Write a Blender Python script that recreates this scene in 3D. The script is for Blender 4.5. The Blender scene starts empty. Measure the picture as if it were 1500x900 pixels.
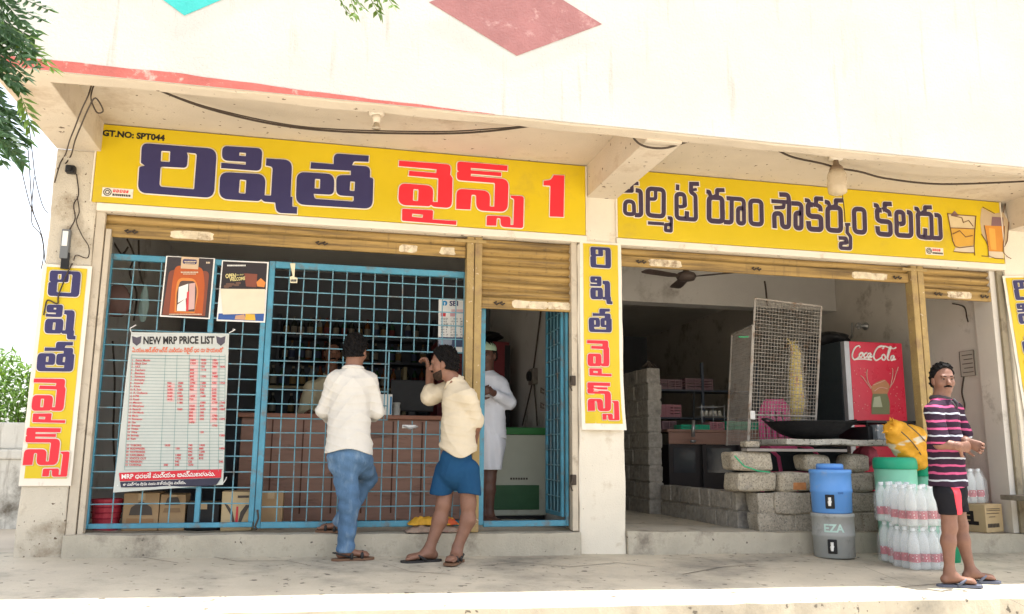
import bpy, bmesh, math, random
import numpy as np
from mathutils import Vector, Matrix
random.seed(7); rng=np.random.default_rng(7)
R_=math.radians
S=bpy.context.scene
# ------------------------------------------------------------------ camera
F=1210.; CAMH=.76; CAMD=6.35
_vx=np.array([5363.,253.,F]); _vx/=np.linalg.norm(_vx)
_vz=np.array([50.,-6850.,F]); _vz-=_vx*_vx.dot(_vz); _vz/=np.linalg.norm(_vz)
_vy=np.cross(_vz,_vx)
if _vy[2]<0: _vy=-_vy
RM=np.stack([_vx,_vy,_vz])            # world <- camera (x right, y down, z forward)
CP=np.array([0,-CAMD,CAMH])
def ray(px,py): return RM@np.array([(px-750)/F,(py-450)/F,1.])
def P(px,py,y=0.):                     # where a sight line of the photo meets the plane y
    d=ray(px,py); return Vector(CP+d*((y-CP[1])/d[1]))
def G(px,py,z=0.):
    d=ray(px,py); return Vector(CP+d*((z-CP[2])/d[2]))
def XP(px,py,x):
    d=ray(px,py); return Vector(CP+d*((x-CP[0])/d[0]))
cd=bpy.data.cameras.new('camera'); cam=bpy.data.objects.new('camera',cd); S.collection.objects.link(cam)
cd.lens=36*F/1500; cd.sensor_width=36; cd.clip_end=500; cd.clip_start=.05
mw=np.eye(4); mw[:3,0]=RM[:,0]; mw[:3,1]=-RM[:,1]; mw[:3,2]=-RM[:,2]; mw[:3,3]=CP
cam.matrix_world=Matrix(mw.tolist()); S.camera=cam
# ------------------------------------------------------------------ light
SUN_EL=R_(77); SUN_AZ=R_(84)           # azimuth measured from -y (street side) towards +x
sd=Vector((math.cos(SUN_EL)*math.sin(SUN_AZ), -math.cos(SUN_EL)*math.cos(SUN_AZ), math.sin(SUN_EL)))
w=bpy.data.worlds.new('World'); S.world=w; w.use_nodes=True
nt=w.node_tree; bg=nt.nodes['Background']; sky=nt.nodes.new('ShaderNodeTexSky')
sky.sky_type='NISHITA'; sky.sun_disc=False; sky.sun_elevation=SUN_EL
sky.sun_rotation=math.atan2(sd.x,sd.y); sky.dust_density=2.5; sky.air_density=1.2; sky.ozone_density=.6
hs_=nt.nodes.new('ShaderNodeHueSaturation'); hs_.inputs['Saturation'].default_value=.42   # hazy white sky
nt.links.new(sky.outputs[0],hs_.inputs['Color']); nt.links.new(hs_.outputs[0],bg.inputs[0]); bg.inputs[1].default_value=.15
sl=bpy.data.lights.new('sun','SUN'); so=bpy.data.objects.new('sun',sl); S.collection.objects.link(so)
sl.energy=3.9; sl.angle=R_(.55); sl.color=(1,.965,.91)
so.rotation_euler=sd.to_track_quat('Z','Y').to_euler(); so.location=(3,-6,12)
S.view_settings.view_transform='Standard'; S.view_settings.look='None'; S.view_settings.gamma=1
S.view_settings.exposure=1.56
S.cycles.use_denoising=True; S.cycles.max_bounces=8; S.cycles.diffuse_bounces=5; S.cycles.transparent_max_bounces=12
S.cycles.sample_clamp_indirect=6
# ------------------------------------------------------------------ object helpers
C=S.collection
WL={}                                  # world location of each parent
def setp(o,label=None,cat=None,group=None,kind=None):
    if label: o['label']=label
    if cat: o['category']=cat
    if group: o['group']=group
    if kind: o['kind']=kind
    return o
def thing(name,label,cat,loc=(0,0,0),group=None):
    o=bpy.data.objects.new(name,None); C.objects.link(o); o.location=loc; o.empty_display_size=.1
    WL[o]=Vector(loc); return setp(o,label,cat,group)
def obj(name,bm,mat,parent=None,loc=None,smooth=False,label=None,cat=None,group=None,kind=None):
    """bm in world coordinates -> one mesh object (local to its parent / loc)"""
    if isinstance(bm,bpy.types.Mesh): me=bm
    else:
        me=bpy.data.meshes.new(name); bm.to_mesh(me); bm.free()
    o=bpy.data.objects.new(name,me); C.objects.link(o)
    base=Vector(loc) if loc is not None else (WL[parent] if parent is not None else Vector((0,0,0)))
    me.transform(Matrix.Translation(-base))
    if parent is not None:
        o.parent=parent; o.location=base-WL[parent]
    else: o.location=base
    WL[o]=base
    mats=mat if isinstance(mat,(list,tuple)) else [mat]
    me.materials.clear()
    for m in mats: me.materials.append(m)
    if smooth:
        me.polygons.foreach_set('use_smooth',[True]*len(me.polygons))
    me.update()
    return setp(o,label,cat,group,kind)
def dup(root,loc,label=None,group=None,rotz=0):
    r=root.copy(); C.objects.link(r); r.location=loc; r.rotation_euler=(0,0,rotz); WL[r]=Vector(loc)
    if label: r['label']=label
    if group: r['group']=group
    for ch in list(root.children):
        c=ch.copy(); C.objects.link(c); c.parent=r
        for g in ch.children:
            d=g.copy(); C.objects.link(d); d.parent=c
    return r
# ------------------------------------------------------------------ mesh helpers
def NB(): return bmesh.new()
def box(bm,x0,x1,y0,y1,z0,z1,bev=0.,seg=2,jit=0.,mi=0):
    vs=[bm.verts.new((x,y,z)) for z in (z0,z1) for y in (y0,y1) for x in (x0,x1)]
    fs=[(0,2,3,1),(4,5,7,6),(0,1,5,4),(2,6,7,3),(0,4,6,2),(1,3,7,5)]
    ff=[bm.faces.new([vs[i] for i in f]) for f in fs]
    for f in ff: f.material_index=mi
    if jit:
        for v in vs: v.co+=Vector((random.uniform(-jit,jit),random.uniform(-jit,jit),random.uniform(-jit,jit)))
    if bev:
        es=list({e for f in ff for e in f.edges})
        bmesh.ops.bevel(bm,geom=es,offset=bev,segments=seg,profile=.6,affect='EDGES')
    return bm
def obox(bm,c,ax,ay,az,hx,hy,hz,bev=0.,seg=2):
    """box with free axes"""
    c=Vector(c); ax=Vector(ax).normalized(); ay=Vector(ay).normalized(); az=Vector(az).normalized()
    vs=[bm.verts.new(c+ax*sx*hx+ay*sy*hy+az*sz*hz) for sz in (-1,1) for sy in (-1,1) for sx in (-1,1)]
    ff=[bm.faces.new([vs[i] for i in f]) for f in [(0,2,3,1),(4,5,7,6),(0,1,5,4),(2,6,7,3),(0,4,6,2),(1,3,7,5)]]
    if bev: bmesh.ops.bevel(bm,geom=list({e for f in ff for e in f.edges}),offset=bev,segments=seg,profile=.6,affect='EDGES')
    bmesh.ops.recalc_face_normals(bm,faces=bm.faces[:]) if not bev else None
    return bm
def tube(bm,pts,r,n=8,closed=False,cap=True):
    pts=[Vector(p) for p in pts]; N=len(pts); rs=r if isinstance(r,(list,tuple)) else [r]*N
    rings=[]; up=None
    for i,p in enumerate(pts):
        a=pts[i-1] if (i>0 or closed) else p; b=pts[(i+1)%N] if (i<N-1 or closed) else p
        t=(b-a)
        if t.length<1e-9: t=Vector((0,0,1))
        t.normalize()
        if up is None: up=Vector((0,0,1)) if abs(t.z)<.9 else Vector((1,0,0))
        s=t.cross(up)
        if s.length<1e-6: s=t.orthogonal()
        s.normalize(); up=s.cross(t)
        rings.append([bm.verts.new(p+(s*math.cos(2*math.pi*k/n)+up*math.sin(2*math.pi*k/n))*rs[i]) for k in range(n)])
    for i in range(N if closed else N-1):
        A=rings[i]; B=rings[(i+1)%N]
        for k in range(n): bm.faces.new((A[k],A[(k+1)%n],B[(k+1)%n],B[k]))
    if cap and not closed:
        bm.faces.new(rings[0][::-1]); bm.faces.new(rings[-1])
    return bm
def lathe(bm,c,prof,n=20,axis='z',sx=1.,sy=1.,cap=True,sq=0.):
    """prof: list of (radius, height); sq>0 squares the section"""
    c=Vector(c); rings=[]
    for r,h in prof:
        ring=[]
        for k in range(n):
            a=2*math.pi*k/n; ca,sa=math.cos(a),math.sin(a)
            q=1.
            if sq: q=(abs(ca)**(2+sq*6)+abs(sa)**(2+sq*6))**(-1/(2+sq*6))
            x,y=r*q*ca*sx,r*q*sa*sy
            if axis=='z': p=(x,y,h)
            elif axis=='y': p=(x,h,y)
            else: p=(h,x,y)
            ring.append(bm.verts.new(c+Vector(p)))
        rings.append(ring)
    for A,B in zip(rings,rings[1:]):
        for k in range(n): bm.faces.new((A[k],A[(k+1)%n],B[(k+1)%n],B[k]))
    if cap:
        bm.faces.new(rings[0][::-1]); bm.faces.new(rings[-1])
    return bm
def roundpoly(pts,closed=True):
    """pts: (x,y[,r]) -> list of (x,y) with rounded corners"""
    out=[]; n=len(pts)
    for i,p in enumerate(pts):
        r=p[2] if len(p)>2 else 0
        if r<=0 or (not closed and i in (0,n-1)): out.append((p[0],p[1])); continue
        a=Vector((pts[i-1][0],pts[i-1][1])); b=Vector((p[0],p[1])); c=Vector((pts[(i+1)%n][0],pts[(i+1)%n][1]))
        u=a-b; v=c-b; lu,lv=u.length,v.length
        if lu<1e-9 or lv<1e-9: out.append((b.x,b.y)); continue
        d=min(r,lu*.49,lv*.49); s=b+u/lu*d; e=b+v/lv*d
        for k in range(7):
            t=k/6; q=(1-t)**2*s+2*t*(1-t)*b+t*t*e
            out.append((q.x,q.y))
    return out
def curve_mesh(polys,extrude=0.,bevel=0.,res=2):
    """filled (or tubed) outlines in (u,v) -> Mesh in the xy plane"""
    cu=bpy.data.curves.new('c','CURVE'); cu.dimensions='2D' if not bevel else '3D'
    cu.fill_mode='BOTH' if not bevel else 'FULL'; cu.extrude=extrude; cu.bevel_depth=bevel; cu.bevel_resolution=res
    for pl in polys:
        sp=cu.splines.new('POLY'); sp.points.add(len(pl)-1)
        for q,p in zip(pl,sp.points): p.co=(q[0],q[1],0,1)
        sp.use_cyclic_u=True
    o=bpy.data.objects.new('c',cu); C.objects.link(o)
    me=bpy.data.meshes.new_from_object(o.evaluated_get(bpy.context.evaluated_depsgraph_get()))
    bpy.data.objects.remove(o); bpy.data.curves.remove(cu)
    return me
def text_mesh(body,size,extrude=.0004,align='LEFT',bold=0.,shear=0.,spacing=1.):
    cu=bpy.data.curves.new('t','FONT'); cu.body=body; cu.size=size; cu.extrude=extrude; cu.align_x=align
    cu.offset=bold; cu.shear=shear; cu.space_character=spacing; cu.resolution_u=3
    o=bpy.data.objects.new('t',cu); C.objects.link(o)
    me=bpy.data.meshes.new_from_object(o.evaluated_get(bpy.context.evaluated_depsgraph_get()))
    bpy.data.objects.remove(o); bpy.data.curves.remove(cu)
    bm=bmesh.new(); bm.from_mesh(me); bpy.data.meshes.remove(me)
    # letters that overlap must not share a plane: lift each island a hair
    seen=set(); i=0
    for v in bm.verts:
        if v in seen: continue
        st=[v]; isl=[]; seen.add(v)
        while st:
            q=st.pop(); isl.append(q)
            for e in q.link_edges:
                o2=e.other_vert(q)
                if o2 not in seen: seen.add(o2); st.append(o2)
        for q in isl: q.co.z+=i*.00004
        i=(i+1)%9
    return bm
def place_uv(bm,o,u,v,off=0.):
    """mesh in the xy plane -> plane spanned by u,v at o"""
    o=Vector(o); u=Vector(u).normalized(); v=Vector(v).normalized(); n=u.cross(v)
    for q in bm.verts: q.co=o+u*q.co.x+v*q.co.y+n*(q.co.z+off)
    return bm
def me2bm(me):
    bm=bmesh.new(); bm.from_mesh(me); bpy.data.meshes.remove(me); return bm
def merge(dst,src):
    me=bpy.data.meshes.new('m'); src.to_mesh(me); src.free(); dst.from_mesh(me); bpy.data.meshes.remove(me); return dst
def poly(bm,pts,thick=0.,dirn=(0,1,0),mi=0):
    """flat polygon (world points) with thickness along dirn"""
    d=Vector(dirn)*thick; a=[bm.verts.new(Vector(p)) for p in pts]
    f=bm.faces.new(a); f.material_index=mi
    if thick:
        b=[bm.verts.new(Vector(p)+d) for p in pts]; n=len(a)
        g=bm.faces.new(b[::-1]); g.material_index=mi
        for i in range(n):
            h=bm.faces.new((a[i],b[i],b[(i+1)%n],a[(i+1)%n])); h.material_index=mi
    bmesh.ops.recalc_face_normals(bm,faces=bm.faces[:])
    return bm
# ------------------------------------------------------------------ materials
def srgb(r,g,b):
    f=lambda c:(c/12.92 if c<=.04045 else ((c+.055)/1.055)**2.4)
    return (f(r/255),f(g/255),f(b/255))
def M(name,col,rough=.6,var=.12,vs=5.,bump=0.,bs=60.,spots=None,grime=None,streak=None,metal=0.,spec=.35,coat=0.,trans=0.,ior=1.45,alpha=1.,stretch=(1,1,1)):
    """col base; var = lightness wander at scale vs; spots=(colour,scale,threshold); grime=(colour,scale,amount); streak likewise, vertical"""
    m=bpy.data.materials.new(name); m.use_nodes=True; t=m.node_tree; L=t.links.new
    b=t.nodes['Principled BSDF']; b.inputs['Roughness'].default_value=rough; b.inputs['Metallic'].default_value=metal
    b.inputs['Specular IOR Level'].default_value=spec; b.inputs['Coat Weight'].default_value=coat
    b.inputs['Transmission Weight'].default_value=trans; b.inputs['IOR'].default_value=ior; b.inputs['Alpha'].default_value=alpha
    co=t.nodes.new('ShaderNodeTexCoord').outputs['Object']
    mp=t.nodes.new('ShaderNodeMapping'); mp.inputs['Scale'].default_value=stretch; L(co,mp.inputs[0]); co2=mp.outputs[0]
    def noise(sc,det=5,ro=.6,vec=None):
        n=t.nodes.new('ShaderNodeTexNoise'); n.inputs['Scale'].default_value=sc; n.inputs['Detail'].default_value=det
        n.inputs['Roughness'].default_value=ro; L(vec or co2,n.inputs['Vector']); return n.outputs['Fac']
    def ramp(fac,a,bb):
        r=t.nodes.new('ShaderNodeMapRange'); r.inputs[1].default_value=a; r.inputs[2].default_value=bb; L(fac,r.inputs[0]); return r.outputs[0]
    def mix(fac,a,bb):
        x=t.nodes.new('ShaderNodeMix'); x.data_type='RGBA'
        if isinstance(fac,float): x.inputs[0].default_value=fac
        else: L(fac,x.inputs[0])
        for s,v in ((6,a),(7,bb)):
            if isinstance(v,tuple): x.inputs[s].default_value=(*v,1)
            else: L(v,x.inputs[s])
        return x.outputs[2]
    c=mix(ramp(noise(vs),.3,.7),tuple(max(0,v*(1-var)) for v in col),tuple(min(1,v*(1+var)) for v in col))
    if grime:
        c=mix(ramp(noise(grime[1],8,.7),.62-grime[2]*.4,.72-grime[2]*.1),c,grime[0])
    if streak:
        mq=t.nodes.new('ShaderNodeMapping'); mq.inputs['Scale'].default_value=(9,9,.7); L(co,mq.inputs[0])
        c=mix(ramp(noise(streak[1],6,.65,mq.outputs[0]),.62-streak[2]*.4,.76-streak[2]*.1),c,streak[0])
    if spots:
        c=mix(ramp(noise(spots[1],3,.5),spots[2],spots[2]+.03),c,spots[0])
    L(c,b.inputs['Base Color'])
    rr=ramp(noise(vs*3),.2,.8)
    q=t.nodes.new('ShaderNodeMapRange'); q.inputs[3].default_value=max(0,rough-.12); q.inputs[4].default_value=min(1,rough+.12); L(rr,q.inputs[0]); L(q.outputs[0],b.inputs['Roughness'])
    if bump:
        bn=t.nodes.new('ShaderNodeBump'); bn.inputs['Strength'].default_value=min(1,bump); bn.inputs['Distance'].default_value=.01
        L(noise(bs,6,.65),bn.inputs['Height']); L(bn.outputs[0],b.inputs['Normal'])
    return m
def FL(name,col,rough=.55,spec=.3,var=.05,**k): return M(name,col,rough,var,8.,spec=spec,**k)
MAT={}
CREAM=(.66,.60,.50)
MAT['wall']=M('cream painted plaster',CREAM,.85,.10,1.7,.5,90,spots=((.14,.10,.07),30,.675),grime=((.40,.33,.25),1.6,.10),spec=.15)
MAT['soffit']=M('limewashed soffit',(.58,.51,.415),.9,.10,1.2,.4,70,spots=((.15,.11,.08),21,.682),grime=((.42,.33,.24),1.2,.12),spec=.1)
MAT['parapet']=M('rough cream parapet render',(.545,.535,.495),.9,.07,1.5,1.,60,streak=((.42,.395,.335),1.6,.06),spots=((.35,.3,.25),50,.74),spec=.1)
MAT['pillar']=M('pillar plaster',(.58,.52,.42),.85,.12,2.2,.7,80,spots=((.14,.10,.07),34,.66),grime=((.30,.24,.17),2.5,.22),spec=.15)
MAT['pillar_mid']=M('pillar limewash',(.72,.66,.55),.85,.06,2.2,.5,80,spots=((.25,.18,.12),38,.73),grime=((.48,.38,.26),2.5,.16),spec=.15)
MAT['step']=M('step concrete',(.45,.405,.32),.85,.16,3,.7,70,grime=((.22,.19,.15),3,.25),spots=((.13,.11,.09),30,.69))
MAT['floor']=M('platform concrete',(.50,.445,.345),.85,.16,1.3,.7,34,grime=((.24,.22,.18),1.0,.34),spots=((.16,.14,.11),16,.66),streak=None)
MAT['earth']=M('sunlit road',(.49,.43,.345),.95,.16,.8,.8,20,grime=((.36,.30,.22),.6,.2))
MAT['platface']=M('rubble platform face',(.24,.185,.11),.95,.3,5,1.,14,grime=((.12,.09,.05),5,.35))
MAT['redstripe']=M('faded red paint',(.45,.12,.10),.8,.15,6,.5,60,grime=((.62,.52,.44),9,.18))
MAT['maroon']=M('dusty maroon paint',(.33,.145,.14),.85,.10,6,.7,60,grime=((.5,.3,.28),8,.12))
MAT['teal']=M('teal paint',(.05,.45,.42),.8,.08,6,.7,60)
MAT['yellow']=M('yellow flex print',(.61,.448,.012),.36,.09,.9,.28,5,spec=.4,grime=((.50,.36,.03),1.3,.12))
MAT['flexwhite']=M('white flex border',(.74,.68,.58),.5,.06,2,spec=.35,grime=((.5,.42,.32),6,.1))
MAT['navy']=FL('navy print',(.038,.034,.105),.45)
MAT['navy2']=FL('dark plum print',(.055,.038,.07),.45)
MAT['red']=FL('red print',(.72,.03,.045),.45)
MAT['ink']=FL('black ink',(.02,.018,.018),.5)
MAT['ochre']=M('ochre shutter paint',(.36,.232,.078),.6,.22,4,.3,60,grime=((.085,.055,.03),3,.40),streak=((.16,.105,.05),2.2,.14),stretch=(.35,1,9))
MAT['ochre_post']=M('chipped ochre post',(.37,.26,.105),.6,.16,5,.5,60,grime=((.26,.17,.09),7,.3),spots=((.62,.5,.36),30,.68))
MAT['rustplate']=M('peeled primer',(.66,.56,.40),.7,.2,14,.5,60,grime=((.22,.14,.08),16,.3))
MAT['rail']=M('pale guide rail',(.52,.45,.35),.6,.12,5,.2,60,grime=((.2,.15,.1),5,.2))
MAT['railR']=M('brown guide rail',(.26,.22,.15),.6,.12,5,.2,60,grime=((.12,.09,.06),5,.25))
MAT['blue']=M('blue gate enamel',(.065,.245,.345),.45,.18,5,.15,60,grime=((.13,.13,.12),9,.22),spec=.45)
MAT['greyint']=M('grey inner wall',(.54,.52,.49),.85,.08,1.4,.3,60,grime=((.25,.22,.19),1.5,.15))
MAT['inwall']=M('stained inner wall',(.60,.56,.50),.85,.08,1.4,.3,60,grime=((.25,.21,.16),1.8,.18))
MAT['ceil']=M('whitewashed inner ceiling',(.70,.68,.63),.9,.06,1.5,.2,50)
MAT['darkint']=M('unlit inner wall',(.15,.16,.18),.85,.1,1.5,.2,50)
MAT['black']=FL('black plastic',(.015,.015,.016),.5)
MAT['wire']=FL('dusty black cable',(.06,.045,.035),.7)
MAT['steel']=M('dull steel',(.42,.42,.42),.4,.1,8,metal=.8)
MAT['white']=FL('white enamel',(.75,.74,.70),.4)
# ------------------------------------------------------------------ implicit surfaces (bodies, clothes, sacks)
def _eval(prims,vox,pad=.03):
    lo=np.array([1e9]*3);hi=-lo
    for p in prims:
        if p[0]=='e': c=np.array(p[1]);r=max(p[2]); lo=np.minimum(lo,c-r);hi=np.maximum(hi,c+r)
        else:
            r=max(p[3],p[4])
            for q in (p[1],p[2]): lo=np.minimum(lo,np.array(q)-r);hi=np.maximum(hi,np.array(q)+r)
    lo-=pad;hi+=pad; n=np.ceil((hi-lo)/vox).astype(int)+1
    Fd=np.full(n,.5,np.float32); ax=[lo[i]+vox*np.arange(n[i]) for i in range(3)]
    for p in prims:
        k=p[-1]; m=k+3*vox
        if p[0]=='e': c=np.array(p[1]);r=max(p[2]);a=c-r-m;b=c+r+m
        else:
            A=np.array(p[1]);B=np.array(p[2]);r=max(p[3],p[4]);a=np.minimum(A,B)-r-m;b=np.maximum(A,B)+r+m
        i0=np.maximum(0,np.floor((a-lo)/vox).astype(int));i1=np.minimum(n,np.ceil((b-lo)/vox).astype(int)+1)
        if np.any(i1<=i0): continue
        sl=tuple(slice(i0[i],i1[i]) for i in range(3))
        X=ax[0][sl[0]][:,None,None];Y=ax[1][sl[1]][None,:,None];Z=ax[2][sl[2]][None,None,:]
        if p[0]=='e':
            rx,ry,rz=p[2]; x,y,z=X-c[0],Y-c[1],Z-c[2]
            if p[3] is not None:
                Rm=p[3]; x,y,z=(Rm[0][0]*x+Rm[0][1]*y+Rm[0][2]*z,Rm[1][0]*x+Rm[1][1]*y+Rm[1][2]*z,Rm[2][0]*x+Rm[2][1]*y+Rm[2][2]*z)
            k0=np.sqrt((x/rx)**2+(y/ry)**2+(z/rz)**2);k1=np.sqrt((x/rx**2)**2+(y/ry**2)**2+(z/rz**2)**2)+1e-9
            d=k0*(k0-1)/k1
        else:
            ba=B-A; x,y,z=X-A[0],Y-A[1],Z-A[2]; s=1.
            if p[0]=='sc':     # cone flattened by factor s along a unit axis
                dv=np.array(p[5]);dv=dv/np.linalg.norm(dv);s=p[6]; w_=(x*dv[0]+y*dv[1]+z*dv[2])*(1/s-1); x,y,z=x+w_*dv[0],y+w_*dv[1],z+w_*dv[2]
                wb=ba.dot(dv)*(1/s-1); ba=ba+dv*wb
            t=np.clip((x*ba[0]+y*ba[1]+z*ba[2])/max(1e-9,ba.dot(ba)),0,1)
            d=np.sqrt((x-t*ba[0])**2+(y-t*ba[1])**2+(z-t*ba[2])**2)-(p[3]+(p[4]-p[3])*t)
            if s<1: d=d*(.5+.5*s)
        a_=Fd[sl]; h=np.clip(.5+.5*(a_-d)/k,0,1); Fd[sl]=a_*(1-h)+d*h-k*h*(1-h)
    return Fd,lo,ax
def _nets(Fd,lo,vox):
    ins=Fd<0; n=np.array(Fd.shape)
    c=[(i,j,k) for i in (0,1) for j in (0,1) for k in (0,1)]
    sh=lambda A,o:A[o[0]:n[0]-1+o[0],o[1]:n[1]-1+o[1],o[2]:n[2]-1+o[2]]
    cnt=sum(sh(ins,o).astype(np.int8) for o in c); act=(cnt>0)&(cnt<8)
    idx=np.argwhere(act); N=len(idx); ids=np.full(act.shape,-1,np.int32); ids[act]=np.arange(N)
    pos=np.zeros((N,3));num=np.zeros(N)
    for o in c:
        for a in range(3):
            if o[a]: continue
            q=list(o);q[a]=1
            f0=Fd[tuple((idx+o).T)];f1=Fd[tuple((idx+q).T)]; m=(f0<0)!=(f1<0); t=np.where(m,f0/np.where(m,f0-f1,1),0)
            pt=np.array(o,float)[None,:].repeat(N,0); pt[:,a]+=t
            pos[m]+=pt[m];num[m]+=1
    V=lo+(idx+pos/num[:,None])*vox; faces=[]
    for a in range(3):
        b,cc=(a+1)%3,(a+2)%3
        s0=[slice(1,-1)]*3; s0[a]=slice(0,-1); s1=list(s0); s1[a]=slice(1,None)
        A=ins[tuple(s0)];B=ins[tuple(s1)]; e=np.argwhere(A!=B)
        if not len(e): continue
        flip=A[tuple(e.T)]; off=np.ones(3,int);off[a]=0; e=e+off
        def nb(db,dc):
            q=e.copy();q[:,b]-=db;q[:,cc]-=dc; return ids[tuple(q.T)]
        Q=np.stack([nb(0,0),nb(1,0),nb(1,1),nb(0,1)],1); Q=Q[(Q>=0).all(1)] if (Q<0).any() else Q
        if len(Q)==len(flip): Q[~flip]=Q[~flip][:,::-1]
        faces.append(Q)
    return V,np.concatenate(faces)
def sdf_mesh(prims,vox,disp=None,cuts=(),grow=0.):
    Fd,lo,ax=_eval(prims,vox); X=ax[0][:,None,None];Y=ax[1][None,:,None];Z=ax[2][None,None,:]
    if disp is not None: Fd=Fd+disp(X,Y,Z)
    Fd=Fd-grow
    for cfn in cuts: Fd=np.maximum(Fd,cfn(X,Y,Z))
    V,Q=_nets(Fd,lo,vox)
    me=bpy.data.meshes.new('s'); me.vertices.add(len(V)); me.vertices.foreach_set('co',V.astype(np.float32).ravel())
    me.loops.add(len(Q)*4); me.loops.foreach_set('vertex_index',Q.astype(np.int32).ravel())
    me.polygons.add(len(Q)); me.polygons.foreach_set('loop_start',np.arange(0,len(Q)*4,4,dtype=np.int32)); me.update(calc_edges=True); me.validate()
    return me
# ================================================================== setting
def gridsheet(x0,x1,y0,y1,nx,ny,zf):
    bm=NB(); V=[[bm.verts.new((x0+(x1-x0)*i/nx,y0+(y1-y0)*j/ny,zf(x0+(x1-x0)*i/nx,y0+(y1-y0)*j/ny))) for i in range(nx+1)] for j in range(ny+1)]
    for j in range(ny):
        for i in range(nx): bm.faces.new((V[j][i],V[j][i+1],V[j+1][i+1],V[j+1][i]))
    return bm
def ST(x): return .187-.0088*(x+1.64) if x<2.2 else .158-.019*(x-2.4)   # top of the shop step
def wob(x,y,s=1.): return math.sin(x*2.1*s+y*1.3)*.5+math.sin(x*.9*s-y*2.7+1)*.3+math.sin(x*5.3*s+y*4.1)*.2
def FZ(x,y): return .02-.0142*x+.04*min(y,0.)           # the platform drains to the street and falls to the right
obj('ground',gridsheet(-60,70,-60,60,52,48,lambda x,y:-.82),MAT['earth'],kind='structure')
bm=NB()
PX0,PX1,PY=-3.0,9.5,-1.655
nx=120
top=[];edge=[];bot=[]
for i in range(nx+1):
    x=PX0+(PX1-PX0)*i/nx
    e=PY+.018*wob(x*2,0)+(.03*random.random() if random.random()<.15 else 0)-.02*(x-1)*.3
    top.append([bm.verts.new((x,y,FZ(x,y)+.003*wob(x*2,y*3))) for y in (.30,.0,-.35,-.8,-1.2,-1.5)]+[bm.verts.new((x,e+.02,FZ(x,e)-.004)),bm.verts.new((x,e,FZ(x,e)-.03)),bm.verts.new((x,e+.02*random.random(),FZ(x,e)-.25)),bm.verts.new((x,e,-.83))])
for a,b in zip(top,top[1:]):
    for j in range(9):
        f=bm.faces.new((a[j],a[j+1],b[j+1],b[j])); f.material_index=0 if j<6 else 1
f=bm.faces.new([q for q in top[0]])
f.material_index=1
obj('platform',bm,[MAT['floor'],MAT['platface']],kind='structure')
bm=NB()                                                  # cracks in the concrete
for pts in ([(1265,828),(1290,836),(1330,848),(1350,850)],[(1310,852),(1380,846),(1432,842)],[(1430,850),(1475,862),(1500,872)],[(160,822),(200,835),(260,842)],[(300,832),(345,838),(420,836),(455,842)],[(700,838),(760,832),(835,836),(905,830),(960,834)],[(1000,842),(1060,832),(1110,828)],[(560,836),(600,846),(660,848)]):
    q=[]
    for i,(a,b) in enumerate(pts):
        p=G(a,b,-.05); q.append(Vector((p.x,p.y,FZ(p.x,p.y)+.004)))
    for a,b in zip(q,q[1:]):
        n=5
        for k in range(n):
            p0=a.lerp(b,k/n); p1=a.lerp(b,(k+1)/n); j=random.uniform(-.008,.008)
            w0=.005
            vs=[bm.verts.new(v) for v in (p0+Vector((0,-w0+j*0,0)),p1+Vector((0,-w0,0)),p1+Vector((0,w0,0)),p0+Vector((0,w0,0)))]
            bm.faces.new(vs)
obj('platform_crack',bm,M('crack dirt',(.07,.06,.05),.95),kind='structure')
# ================================================================== building
STEP=.165; SILL=2.475; BT=3.142; YF=-1.43; LIPZ=2.89
bld=thing('shop_building','cream plastered two bay shop building with a deep concrete canopy and painted diamonds above','building',(2,0,0))
# pillars
def pillar(x0,x1,y0,y1,z1,mat,base=None):
    bm=NB(); box(bm,x0,x1,y0,y1,FZ((x0+x1)/2,0)-.06,z1,.014,2)
    bmesh.ops.subdivide_edges(bm,edges=[e for e in bm.edges if abs(e.verts[0].co.z-e.verts[1].co.z)>1],cuts=24)
    for v in bm.verts:
        a=.006*wob(v.co.z*5,v.co.x*9); v.co.x+=a; v.co.y+=.004*wob(v.co.z*4,v.co.x*7+2)
    return obj('pillar',bm,mat,bld)
pillar(-1.968,-1.665,-.0,.38,2.93,MAT['pillar'])
pillar(2.008,2.392,-.0,.38,2.47,MAT['pillar_mid'])
bm=NB(); box(bm,2.085,2.342,-.004,.3,2.472,2.95,.008); obj('pillar_head',bm,MAT['pillar_mid'],bld)
pillar(6.20,6.62,.0,.38,2.95,MAT['pillar_mid'])
# wall above the openings (behind the boards) and lintel strips
bm=NB(); box(bm,-1.664,2.084,.012,.32,SILL+.002,3.16); box(bm,2.343,6.198,.012,.32,SILL+.002,3.16); obj('lintel_wall',bm,MAT['wall'],bld)
bm=NB(); box(bm,-1.66,2.083,-.02,.011,SILL+.004,2.538,.006); box(bm,2.344,6.197,-.02,.011,SILL+.004,2.538,.006); obj('lintel_band',bm,MAT['flexwhite'],bld)
# canopy: slab, drop lip, beams
bm=NB(); box(bm,-2.12,9.5,YF+.13,.5,BT+.004,3.36); obj('canopy_slab',bm,MAT['soffit'],bld)
bm=NB(); box(bm,-2.12,9.5,YF+.006,YF+.129,LIPZ,3.34,.01)
bmesh.ops.subdivide_edges(bm,edges=[e for e in bm.edges if abs(e.verts[0].co.x-e.verts[1].co.x)>5],cuts=90)
for v in bm.verts:
    if v.co.z<3: v.co.z+=.007*wob(v.co.x*4,v.co.y*8)
obj('canopy_lip',bm,MAT['soffit'],bld)
for x0,x1,z in ((-1.968,-1.665,2.925),(2.088,2.348,2.872),(6.28,6.56,2.872)):
    bm=NB(); box(bm,x0,x1,YF+.10,-.002,z,BT+.02,.008); obj('canopy_beam',bm,MAT['soffit'],bld)
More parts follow.
